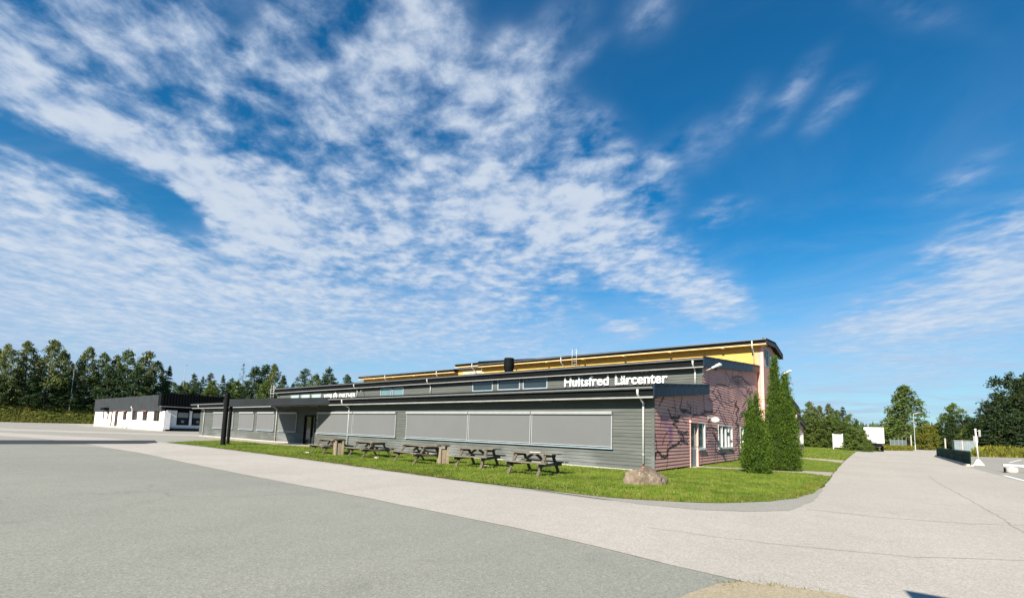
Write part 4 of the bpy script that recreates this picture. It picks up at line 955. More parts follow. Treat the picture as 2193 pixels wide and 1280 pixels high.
# ------------------------------------------------------------------ boulder
def boulder():
    bm = bmesh.new(); bmesh.ops.create_icosphere(bm, subdivisions=5, radius=1.0)
    from mathutils import noise
    for v in bm.verts:
        p = v.co.copy(); n = p.normalized()
        # cut flats, then roughen
        for d, lim in (((.2, -.5, .85), .70), ((-.8, -.5, .3), .78), ((.9, -.4, .1), .80), ((.1, -1, .1), .78), ((.55, -.2, .8), .72), ((-.4, .1, .9), .78)):
            dv = Vector(d).normalized(); s = p.dot(dv)
            if s > lim: p -= dv * (s - lim) * .85
        f = 1 + .14 * noise.noise(n * 1.7 + Vector((3, 1, 2))) + .07 * noise.noise(n * 4.1) + .035 * noise.noise(n * 10) + .015 * noise.noise(n * 24)
        v.co = Vector((p.x * .92, p.y * .52, p.z * .56)) * f
    me = bpy.data.meshes.new('boulder'); bm.to_mesh(me); bm.free(); me.materials.append(M['rock'])
    for p in me.polygons: p.use_smooth = True
    o = link_mesh('boulder', me); o.scale = (.74, .78, .95); o.location = (-5.38, 13.6, .07); o.rotation_euler = (0, R_(5), R_(34))
    tag(o, 'rough brown grey boulder with pale lichen lying on the lawn at the pink corner', 'boulder')
boulder()

# ------------------------------------------------------------------ white workshop building on the left
WB = empty('white_building', (-77, 21.1, 0)); tag(WB, 'low white building with a black roof band beyond the forecourt on the left', 'building')
def wp(mb, name, mat, parent=None, **k):
    o = mb.build(name, M[mat], None, **k)
    if parent is None: root_parent(o, WB)
    else: o.parent = parent
    return o
WX0, WX1, WY0, WY1 = -117.0, -77.0, 21.1, 44.0
FW = [(-111.0, -110.0, 1.35, 2.75), (-107.8, -106.8, 1.35, 2.75), (-105.2, -104.2, .1, 2.75), (-102.7, -100.7, .1, 2.75), (-97.7, -95.5, 1.35, 2.75), (-92.4, -89.6, 1.35, 2.75), (-87.0, -84.6, 1.35, 2.75), (-81.7, -79.0, 1.3, 2.75)]
m = MB(); xs = [WX0] + [q for w in FW for q in w[:2]] + [WX1]
for a, b in zip(xs[::2], xs[1::2]): m.box(a, b, WY0, WY0 + .3, .25, 2.75)
for w in FW:
    if w[2] > .3: m.box(w[0], w[1], WY0, WY0 + .3, .25, w[2])
m.box(WX0, WX1, WY0 + .02, WY0 + .28, 2.751, 2.757)
wp(m, 'front_wall', 'white')
wp(MB().box(WX0, WX1, WY0 - .02, WY0 + .28, 0, .25), 'plinth', 'concrete')
for i, w in enumerate(FW):
    f = wp(MB().box(w[0], w[0] + .08, WY0 + .04, WY0 + .2, w[2], w[3]).box(w[1] - .08, w[1], WY0 + .04, WY0 + .2, w[2], w[3]).box((w[0] + w[1]) / 2 - .05, (w[0] + w[1]) / 2 + .05, WY0 + .04, WY0 + .2, w[2], w[3]), 'window' if w[2] > .3 else 'door', 'red_brown')
    wp(MB().box(w[0] + .08, w[1] - .08, WY0 + .1, WY0 + .14, w[2], w[3] - .02), 'pane', 'glass', f)
    if i in (4, 6, 3): wp(MB().box(w[0] + .1, w[1] + .2, WY0 - .25, WY0 + .02, w[3] - .1, w[3] + .12), 'awning', 'red_brown', f)
for x in (-113.5, -99, -94, -83.3, -88.5): wp(MB().box(x - .02, x + .02, WY0 - .012, WY0 - .002, .25, 2.7), 'wall_joint', 'plinth')
wp(MB().box(WX0 - .2, WX1 - .8, WY0 - .18, WY0 + .25, 2.76, 5.05), 'roof_band', 'slate')
wp(MB().box(-108.6, -106.2, WY0 - .9, WY0 - .2, 2.95, 3.4), 'door_canopy', 'fascia')
wp(MB().tube([(-91.9, WY0 - .3, 3.5), (-91.9, WY0 - .3, 3.3), (-91.9, WY0 - .15, 3.1), (-91.9, WY0 - .12, 1.4), (-92.6, WY0 - .2, .9), (-95.2, WY0 - .5, .15)], .09, 8), 'downpipe', 'white_frame', smooth=True)
# east side: recessed wall with two large windows below a deep black fascia
wp(MB().box(WX1 - .3, WX1, WY0 + .3, WY0 + .75, .25, 2.9), 'corner_pier', 'white')
SW = [(22.75, 24.25, .95, 2.75), (24.6, 26.2, .95, 2.75), (27.6, 29.1, .95, 2.75)]
m = MB(); xr = WX1 - .55
ys = [WY0 + .75] + [q for w in SW for q in w[:2]] + [WY1]
for a, b in zip(ys[::2], ys[1::2]): m.box(xr - .3, xr, a, b, .4, 2.9)
for w in SW: m.box(xr - .3, xr, w[0], w[1], .4, w[2])
wp(m, 'side_wall', 'white')
wp(MB().box(xr - .28, xr + .5, WY0 + .3, WY1, 0, .4), 'plinth', 'fascia')
for w in SW:
    f = wp(MB().box(xr - .12, xr + .03, w[0], w[0] + .09, w[2], w[3]).box(xr - .12, xr + .03, w[1] - .09, w[1], w[2], w[3]).box(xr - .12, xr + .06, w[0], w[1], w[2] - .08, w[2]), 'window', 'fascia')
    wp(MB().box(xr - .10, xr - .07, w[0] + .09, w[1] - .09, w[2], w[3] - .8), 'pane', 'glass', f)
    wp(MB().box(xr - .09, xr - .04, w[0] + .09, w[1] - .09, w[3] - .8, w[3] - .1), 'blind', 'trim_grey', f)
    wp(MB().box(xr - .065, xr - .05, (w[0] + w[1]) / 2 - .18, (w[0] + w[1]) / 2 + .18, w[2] + .28, w[2] + .58), 'notice', 'trim_grey', f)
m = MB().box(WX1 + .1, WX1 + .35, 20.45, WY1, 3.45, 5.22)
for y in np.arange(20.6, 36, .35): m.box(WX1 + .35, WX1 + .39, y, y + .14, 3.5, 5.2)
wp(m, 'roof_fascia', 'fascia')
wp(MB().box(WX1 - .8, WX1 + .1, 20.45, WY1, 3.42, 3.48).box(WX1 - .8, WX1 + .1, 20.45, 20.6, 3.49, 5.2), 'eave', 'fascia')
wp(MB().box(WX1 + .1, WX1 + .42, 20.45, WY1, 3.33, 3.42), 'gutter', 'trim_grey')
wp(MB().box(WX1 - .78, xr, WY0 + .3, WY1, 2.9, 3.4), 'lintel', 'fascia')
wp(MB().box(WX0, WX1 - .81, WY0 + .26, WY1, 2.8, 5.0).box(WX0 + .1, WX1 - 1, WY0 + .5, WY1 - .1, 0, 2.8), 'roof', 'fascia')
for x in np.arange(-114, -80, 4.2): wp(MB().box(x, x + .5, WY0 + .4, WY0 + .9, 5.0, 5.22), 'roof_vent', 'slate')

# ------------------------------------------------------------------ right side of the picture
# green barrier fence on a low concrete kerb
A_, B_ = Vector((5.95, 72.2, 0)), Vector((5.36, 44.6, 0))
fn = empty('barrier_fence', B_); tag(fn, 'low barrier fence hung with dark green sheeting beside the road', 'fence')
NS = 8; dvec = (A_ - B_) / NS
for k in range(NS):
    p = B_ + dvec * k; q = B_ + dvec * (k + 1); m = MB(); n = 14
    rng = random.Random(k + 40)
    for i in range(n):
        t0, t1 = i / n, (i + 1) / n
        f = lambda t, z: p + (q - p) * (.01 + .98 * t) + Vector((.05 * math.sin(t * 23 + k * 1.7 + z * 2) * (1.1 - z) + .02 * math.sin(t * 61 + k), 0, .12 + z * .9))
        for z0, z1 in ((0, .35), (.35, .7), (.7, 1)): m.quad(f(t0, z0), f(t1, z0), f(t1, z1), f(t0, z1))
    o = m.build('green_sheet', M['green_tarp'], recalc=False, smooth=True); root_parent(o, fn)
    o.modifiers.new('thickness', 'SOLIDIFY').thickness = .008
    root_parent(MB().tube([p + Vector((0, 0, .1)), p + Vector((0, 0, 1.06))], .022, 8).build('post', M['green_tarp']), fn)
    a = p + Vector((-.05, .05, 0)); b = q + Vector((-.05, -.05, 0))
    root_parent(MB().hexa([a + Vector((-.22, 0, 0)), a + Vector((.22, 0, 0)), b + Vector((.22, 0, 0)), b + Vector((-.22, 0, 0)), a + Vector((-.12, 0, .16)), a + Vector((.12, 0, .16)), b + Vector((.12, 0, .16)), b + Vector((-.12, 0, .16))]).build('kerb_block', M['concrete'], bevel=.02), fn)
root_parent(MB().tube([B_ + Vector((0, 0, 1.05)), A_ + Vector((0, 0, 1.05))], .018, 6).build('top_rail', M['green_tarp']), fn)
# post standing in a white concrete foot
ps = empty('sign_post', (6.2, 48.2, 0)); tag(ps, 'slim white post with a small grey sign in a white wedge shaped concrete foot', 'sign post')
root_parent(MB().hexa([(5.86, 47.9, 0), (6.50, 47.9, 0), (6.50, 48.5, 0), (5.86, 48.5, 0), (6.10, 48.12, .44), (6.26, 48.12, .44), (6.26, 48.28, .44), (6.10, 48.28, .44)]).build('concrete_foot', M['white_concrete'], bevel=.02), ps)
root_parent(MB().tube([(6.2, 48.2, .4), (6.15, 48.2, 2.62)], .045, 10).build('pole', M['white_frame'], smooth=True), ps)
root_parent(MB().box(6.30, 6.42, 48.16, 48.2, 2.10, 2.60).box(6.15, 6.30, 48.17, 48.19, 2.5, 2.54).build('sign_panel', M['trim_grey']), ps)
root_parent(MB().lathe([(.07, 0), (.07, .06), (.02, .09)], (6.15, 48.2, 2.6), 12).build('cap', M['white_frame']), ps)
# white rail on concrete blocks
rl = empty('barrier_rail', (6.1, 37.6, 0)); tag(rl, 'white rail lying on round concrete blocks at the edge of the parking lot', 'barrier')
root_parent(MB().box(5.85, 12.5, 37.85, 38.03, .345, .465).build('rail', M['white_concrete'], bevel=.015), rl)
for x in (6.15, 10.6):
    root_parent(MB().lathe([(.22, 0), (.26, .05), (.27, .22), (.22, .30), (.12, .30), (.12, .34)], (x, 37.75, .005), 18).build('concrete_block', M['concrete'], smooth=False), rl)
root_parent(MB().box(5.84, 5.90, 37.55, 37.75, .0, .28).build('reflector', M['fascia']), rl)
# blank white sign board on the grass
bs = empty('sign_board', (-4.4, 96, 0)); tag(bs, 'tall blank white sign board on two legs in front of the bushes', 'sign')
m = MB().box(-5.05, -3.80, 95.9, 96.1, .38, 2.55)
root_parent(m.build('board', M['white_frame'], bevel=.02), bs)
for x in (-5.07, -3.78): root_parent(MB().box(x - .07, x + .07, 95.92, 96.08, .0, 2.68).build('leg', M['white_frame']), bs)
# white box truck behind the bushes
tk = empty('box_truck', (.8, 91, 0)); tag(tk, 'white box truck standing behind bushes at the end of the road', 'truck')
m = MB().box(-.85, 1.62, 90.2, 98, 1.25, 3.72); root_parent(m.build('cargo_box', M['white_frame'], bevel=.04), tk)
root_parent(MB().box(-.86, 1.63, 90.15, 98.02, 3.73, 3.78).build('roof_edge', M['fascia']), tk)
root_parent(MB().box(-.6, 1.4, 90.3, 99.2, .75, 1.14).build('chassis', M['fascia']), tk)
root_parent(MB().hexa([(-.75, 98.1, .6), (1.55, 98.1, .6), (1.55, 100.2, .6), (-.75, 100.2, .6), (-.75, 98.1, 2.9), (1.55, 98.1, 2.9), (1.5, 99.8, 2.9), (-.7, 99.8, 2.9)]).build('cab', M['white'], bevel=.08), tk)
for x in (-.62, 1.38):
    for y in (92.0, 98.9):
        w = MB(); 
        prof = [(.0, -.14), (.34, -.14), (.46, -.10), (.47, 0), (.46, .10), (.34, .14), (.0, .14)]
        w.lathe(prof, (0, 0, 0), 18); o = w.build('wheel', M['fascia'], smooth=False)
        o.parent = tk; o.matrix_local = Matrix.Translation(Vector((x, y, .47)) - tk.location) @ Matrix.Rotation(math.pi / 2, 4, 'Y')
for x in (-.7, 1.45): root_parent(MB().box(x - .08, x + .08, 90.1, 90.16, .95, 1.05).build('tail_light', M['red_brown']), tk)
root_parent(MB().box(.1, .7, 90.12, 90.18, 1.3, 1.5).build('number_plate', M['trim_grey']), tk)
# street lamps
def lamp(loc, h, arm, label):
    t = empty('street_lamp', loc); tag(t, label, 'street lamp', 'street lamps beyond the roads')
    MB().lathe([(.11, 0), (.11, .9), (.07, 1.0), (.045, h)], (0, 0, 0), 10).build('pole', M['steel'], t)
    MB().tube([(0, 0, h - .05), (arm * .5, 0, h + .1), (arm, 0, h + .12)], .04, 8).build('arm', M['steel'], t)
    MB().hexa([(arm - .25, -.16, h + .05), (arm + .75, -.12, h + .10), (arm + .75, .12, h + .10), (arm - .25, .16, h + .05), (arm - .25, -.12, h + .18), (arm + .75, -.08, h + .18), (arm + .75, .08, h + .18), (arm - .25, .12, h + .18)]).build('lamp_head', M['trim_grey'], t)
    return t
lamp((7.36, 130, 0), 7.7, .5, 'tall grey street lamp in front of the conical tree at the end of the road')
l = lamp((-160.5, 23.9, 3.0), 10.6, .6, 'pale street lamp in front of the trees on the grassy bank')
l = lamp((-171, 51, 6.0), 12.8, .9, 'thin street lamp rising above the low conifers behind the white building')
# unseen sign shape added out of view, to cast a shadow on the road
sp = empty('sign_post', (1.12, 1.5, 0)); tag(sp, 'unseen plain panel on a post, added to cast a shadow on the pale road', 'sign')
root_parent(MB().tube([(1.12, 1.53, 0), (1.12, 1.53, 2.95)], .03, 8).build('pole', M['steel']), sp)
root_parent(MB().box(.93, 1.31, 1.48, 1.50, 2.25, 3.0).build('sign_panel', M['trim_grey']), sp)
# mesh fence, posts, container, small salmon house beyond the weeds
f2 = empty('mesh_fence', (4, 120, 0)); tag(f2, 'pale grey fence panels between the truck and the street lamp', 'fence')
for k in range(5):
    x = 3.0 + k * .62
    root_parent(MB().box(x, x + .06, 119.9, 119.98, 0, 2.3 + .08 * k).build('post', M['fence_grey']), f2)
    if k < 4:
        m = MB()
        for q in range(5): m.box(x + .07 + q * .11, x + .12 + q * .11, 119.92, 119.95, .2, 2.0)
        root_parent(m.build('panel', M['fence_grey']), f2)
for x, y, h, lab in ((6.2, 119.5, 2.9, 'white post beside the grey mesh fence panels'), (10.2, 110, 2.35, 'pale yellow post left of the grey container'), (11.15, 99.5, 1.95, 'white post in front of the grey container')):
    p = MB().tube([(x, y, 0), (x, y, h)], .11, 8).lathe([(.13, 0), (.13, .08), (.06, .12)], (x, y, h), 8).build('gate_post', M['plinth']); tag(p, lab, 'post', 'pale posts at the end of the road')
ct = empty('storage_container', (12.7, 110, 0)); tag(ct, 'grey storage container beyond the yellow weeds', 'container')
m = MB().box(11.25, 14.1, 109.2, 112, .2, 2.1)
for x in np.arange(11.3, 14, .28): m.box(x, x + .14, 109.16, 109.2, .3, 2.0)
root_parent(m.build('body', M['fence_grey']), ct)
root_parent(MB().box(11.2, 14.15, 109.1, 112.05, 2.1, 2.18).build('roof', M['trim_grey']), ct)
ho = empty('salmon_house', (16, 131, 0)); tag(ho, 'small salmon coloured house gable between the trees', 'house')
root_parent(MB().hexa([(14.6, 129, 0), (16.8, 129, 0), (16.8, 133, 0), (14.6, 133, 0), (14.6, 129, 2.9), (16.8, 129, 3.4), (16.8, 133, 3.4), (14.6, 133, 2.9)]).build('wall', M['pink_house']), ho)
root_parent(MB().hexa([(14.4, 128.8, 2.93), (17, 128.8, 3.52), (17, 133.2, 3.52), (14.4, 133.2, 2.93), (14.4, 128.8, 3.05), (17, 128.8, 3.64), (17, 133.2, 3.64), (14.4, 133.2, 3.05)]).build('roof', M['slate']), ho)
wb2 = empty('sign_board', (13.2, 104, 0)); tag(wb2, 'white sign board partly covered by dark leaves above the yellow weeds', 'sign')
root_parent(MB().box(12.95, 13.5, 103.9, 103.95, 1.85, 2.9).build('board', M['trim_grey']), wb2)
root_parent(MB().tube([(13.2, 104.02, 0), (13.2, 104.02, 2.9)], .05, 8).build('pole', M['steel']), wb2)

# ------------------------------------------------------------------ embankment, far hills
def bank(x, y=0):
    t = min(1, max(0, (-152 - x) / 17)); return 6.3 * t * t * (3 - 2 * t)
v = []; f = []; nx, ny = 40, 60; rng = random.Random(2)
for i in range(nx + 1):
    x = -151.5 - 170 * (i / nx) ** 2
    for j in range(ny + 1):
        y = -120 + 420 * j / ny; v.append((x + rng.uniform(-.2, .2) * (i > 0), y, bank(x) + (rng.uniform(-.18, .18) if 0 < i else -.02) + .02))
for i in range(nx):
    for j in range(ny): a = i * (ny + 1) + j; f.append((a, a + 1, a + ny + 2, a + ny + 1))
me = bpy.data.meshes.new('embankment'); me.from_pydata(v, [], f); me.materials.append(M['rough'])
for p in me.polygons: p.use_smooth = True
o = tag(link_mesh('embankment', me), kind='structure')
if me.polygons[0].normal.z < 0: me.flip_normals()

def tufts(name, n, area, hfun, h, w, mat, seed, zf=lambda x, y: 0.0, blades=5):
    rng = random.Random(seed); v = []; f = []
    for _ in range(n):
        x, y = area(rng); z = zf(x, y); hh = h * hfun(x, y) * rng.uniform(.5, 1.35)
        for b in range(blades):
            a = rng.uniform(0, 6.283); ww = w * rng.uniform(.6, 1.2); l = rng.uniform(.1, .7) * hh
            bx, by = x + rng.uniform(-.25, .25) * h, y + rng.uniform(-.25, .25) * h
            dx, dy = -math.sin(a) * ww, math.cos(a) * ww; tx, ty = bx + math.cos(a) * l, by + math.sin(a) * l
            k = len(v); v += [(bx - dx, by - dy, z - .05), (bx + dx, by + dy, z - .05), (tx + dx * .5, ty + dy * .5, z + hh * .8), (tx - dx * .3, ty - dy * .3, z + hh)]
            f.append((k, k + 1, k + 2, k + 3))
    me = bpy.data.meshes.new(name); me.from_pydata(v, [], f); me.materials.append(mat)
    return tag(link_mesh(name, me), kind='stuff')
tufts('bank_grass', 9000, lambda r: (-152.2 - abs(r.gauss(0, 10)), r.uniform(-5, 75)), lambda x, y: 1.0, .45, .12, M['bank'], 5, bank)
tufts('yellow_weeds', 7000, lambda r: (lambda t, d: (10.2 + 30 * t + d * .25, 82.2 + (7.0 * min(1, t * 5) - 14 * max(0, t - .2)) + d))(r.random(), abs(r.gauss(0, 7))), lambda x, y: .75 + .28 * math.sin(x * .9 + y * .3) * math.sin(y * .7) + .2 * math.sin(x * 2.7), 1.1, .09, M['weeds'], 6)
tufts('roadside_weeds', 1800, lambda r: (lambda t, d: (-1.5 + 7.5 * t, 97.5 + 17 * t + d))(r.random(), r.uniform(0, 6)), lambda x, y: 1.0, .75, .09, M['weeds'], 7)
grass('meadow_grass', [LAWN3, LAWN4], 26000, .12, .05, M['blades'], 8, lambda x, y: min(1, (60 / max(45, y)) ** 2))
rng = random.Random(12)
EDGE = LAWN[2:15]
strip = EDGE + [(p[0] - .12 - (.35 if p[1] > 11 else 0), p[1] + (.42 if p[1] < 13 else 0)) for p in reversed(EDGE)]
grass('dry_edge_grass', [strip], 7000, .045, .011, M['dry_blades'], 14, lambda x, y: .35 + .65 * (math.sin(x * 1.3) * math.sin(y * 2.1 + x * .37) > .1), .9)
grass('sand_edge_grass', [[(-1.32, 5.2), (-1.1, 5.44), (-.8, 5.58), (-.45, 5.68), (-.45, 5.6), (-.8, 5.48), (-1.05, 5.34), (-1.2, 5.1)]], 90, .035, .004, M['dry_blades'], 9, None, .8, .018)

def hill(name, x0, x1, y0, hts, seed):
    """low wooded ridge far away: the ground, and the wood on it as one mass"""
    rng = random.Random(seed); g = MB(); n = len(hts) - 1
    X = [x0 + (x1 - x0) * i / n for i in range(n + 1)]
    for i in range(n):
        g.quad((X[i], y0 - 160, -1), (X[i + 1], y0 - 160, -1), (X[i + 1], y0, hts[i + 1]), (X[i], y0, hts[i]))
        g.quad((X[i], y0, hts[i]), (X[i + 1], y0, hts[i + 1]), (X[i + 1], y0 + 300, -1), (X[i], y0 + 300, -1))
    tag(g.build(name, M['rough']), kind='structure')
    v = []; f = []
    for _ in range(2600):
        u = rng.random() * n; i = int(u); t = u - i; x = X[i] + (X[min(i + 1, n)] - X[i]) * t; d = rng.random()
        z = (hts[i] * (1 - t) + hts[min(i + 1, n)] * t) * d - 1; y = y0 - 160 * (1 - d); h = rng.uniform(8, 15); r = rng.uniform(2, 3.6); k = len(v)
        a0 = rng.random() * 6
        for q in range(6): a = a0 + q * 1.047; v.append((x + r * math.cos(a) * rng.uniform(.8, 1.2), y + r * math.sin(a), z + h * .15))
        for q in range(6): a = a0 + q * 1.047; v.append((x + r * .6 * math.cos(a) * rng.uniform(.7, 1.2), y + r * .6 * math.sin(a), z + h * rng.uniform(.5, .7)))
        v.append((x, y, z + h))
        for q in range(6): q2 = (q + 1) % 6; f += [(k + q, k + q2, k + 6 + q2, k + 6 + q), (k + 6 + q, k + 6 + q2, k + 12)]
    me = bpy.data.meshes.new('far_forest'); me.from_pydata(v, [], f); me.materials.append(M['far_forest'])
    tag(link_mesh('far_forest', me), kind='stuff')
hill('hill', -330, 420, 820, [6, 9, 13, 15, 17, 18, 16, 15, 17, 15, 12, 9], 31)

# ------------------------------------------------------------------ trees
def leaf_quads(rng, clusters, per, size, v, f, flat=1.0, droop=0.0, aspect=.6):
    for (c, r) in clusters:
        k = max(4, int(per * (r[0] * r[2]) ** .6))
        for _ in range(k):
            while True:
                p = Vector((rng.uniform(-1, 1), rng.uniform(-1, 1), rng.uniform(-1, 1)))
                if p.length < 1: break
            p = p * (.55 + .45 * p.length)
            q = c + Vector((p.x * r[0], p.y * r[1], p.z * r[2]))
            nrm = (p + Vector((rng.uniform(-1, 1), rng.uniform(-1, 1), rng.uniform(-.4, 1.0))) * .9).normalized()
            t = nrm.cross(Vector((rng.uniform(-1, 1), rng.uniform(-1, 1), rng.uniform(-1, 1)))).normalized(); b = nrm.cross(t)
            s = size * rng.uniform(.55, 1.3); t = t * s * .5; b = b * s * aspect * .5
            if droop: t = (t + Vector((0, 0, -droop * s))).normalized() * s * .5
            n = len(v); v += [tuple(q - t), tuple(q + b), tuple(q + t), tuple(q - b)]; f.append((n, n + 1, n + 2, n + 3))

def crown_tree(kind, seed):
    """one tree of unit height 10 m: trunk with limbs, crown of leaf clumps"""
    rng = random.Random(seed); H = 10.0; cl = []
    P = dict(birch=dict(base=.08, R=2.45, n=150, cs=.66, flat=.95, leaf=.30, per=85, mat='birch', bark='birch_bark', prof=lambda t: (math.sin(math.pi * min(1, t * .88 + .10)) ** .8) * (1 - .30 * t)),
             broad=dict(base=.03, R=2.5, n=140, cs=.75, flat=.8, leaf=.30, per=85, mat='deciduous', bark='bark', prof=lambda t: math.sin(math.pi * min(1, t * .85 + .13)) ** .7),
             bush=dict(base=.0, R=4.0, n=90, cs=1.1, flat=.8, leaf=.50, per=60, mat='deciduous', bark='bark', prof=lambda t: math.sqrt(max(0, 1 - (t * .95) ** 2))),
             dark=dict(base=.01, R=3.1, n=150, cs=.9, flat=.8, leaf=.26, per=85, mat='dark_leaves', bark='bark', prof=lambda t: math.sin(math.pi * min(1, t * .72 + .24)) ** .6),
             yellow=dict(base=.0, R=4.0, n=80, cs=1.1, flat=.8, leaf=.5, per=60, mat='yellow_bush', bark='bark', prof=lambda t: math.sqrt(max(0, 1 - (t * .95) ** 2))),
             conical=dict(base=-.02, R=2.9, n=330, cs=.62, flat=.8, leaf=.24, per=95, mat='deciduous', bark='bark', prof=lambda t: (1 - t) ** .8 * (.70 + .30 * min(1, t * 5)) + .03),
             pine=dict(base=.10, R=2.6, n=130, cs=.80, flat=.50, leaf=.26, per=110, mat='pine', bark='bark', prof=lambda t: (1 - t ** 1.7) * .9 + .12),
             rusty=dict(base=.35, R=1.3, n=46, cs=.5, flat=.35, leaf=.24, per=38, mat='rust_pine', bark='bark', prof=lambda t: (1 - t ** 1.6) * .9 + .12),
             spruce=dict(base=.02, R=2.3, n=190, cs=.55, flat=.42, leaf=.24, per=110, mat='spruce', bark='bark', prof=lambda t: (1 - t) ** .9 + .04))[kind]
    lean = Vector((rng.uniform(-.3, .3), rng.uniform(-.3, .3), 0)); ph = rng.uniform(0, 6.28)
    def axis(t): return lean * t + Vector((.12 * math.sin(t * 5 + ph), .12 * math.cos(t * 4 + ph), 0))
    b0 = P['base']; lumps = [(rng.uniform(0, 6.28), rng.uniform(.1, .95), rng.uniform(.55, 1.25)) for _ in range(9)]
    for i in range(P['n']):
        t = (i + rng.random()) / P['n']
        if kind in ('pine', 'spruce', 'rusty'): t = min(.99, max(.01, (round(t * 15) + rng.uniform(-.42, .42)) / 15.2))
        a = rng.uniform(0, 6.28); g = 1.0
        for la, lt, lg in lumps:
            d = abs((a - la + math.pi) % (2 * math.pi) - math.pi)
            if d < .7 and abs(t - lt) < .22: g *= lg
        rr = P['R'] * P['prof'](t) * g * (.25 + .75 * rng.random() ** .55)
        z = (b0 + (1 - b0) * t) * H * .97
        if kind == 'spruce': z -= rr * .22
        if kind == 'birch': z -= rr * .12
        s = P['cs'] * rng.uniform(.55, 1.25) * (1.0 if kind in ('bush', 'yellow') else (1.08 - .5 * t))
        c = axis(z / H) + Vector((rr * math.cos(a), rr * math.sin(a), min(z, H - s * P['flat'] * .6)))
        cl.append((c, (s * 1.1, s * 1.1, s * P['flat'])))
    cl.append((axis(1) + Vector((0, 0, H * .975)), (.16, .16, .42)))
    v = []; f = []
    leaf_quads(rng, cl, P['per'], P['leaf'], v, f, droop=.5 if kind == 'birch' else 0)
    cm = bpy.data.meshes.new('crown'); cm.from_pydata(v, [], f); cm.materials.append(M[P['mat']])
    tr = MB(); top = .93 if kind in ('pine', 'spruce', 'rusty', 'conical') else .80
    tr.tube([axis(t) + Vector((0, 0, t * H)) for t in np.linspace(-.02, top, 9)], [(.17 - .15 * k / 8) * (1.3 if k == 0 else 1) for k in range(9)], 8)
    for c, r in rng.sample(cl[:-1], 18):
        z0 = max(.4, c.z - math.hypot(c.x, c.y) * (.7 if kind in ('birch', 'broad', 'dark', 'bush', 'yellow', 'conical') else .1))
        s0 = axis(z0 / H) + Vector((0, 0, z0)); tr.tube([s0, s0.lerp(c, .55) + Vector((0, 0, .1)), c], [.055, .035, .012], 5)
    o = tr.build('trunk', M[P['bark']], smooth=True)
    tm = o.data; bpy.data.objects.remove(o)
    return tm, cm
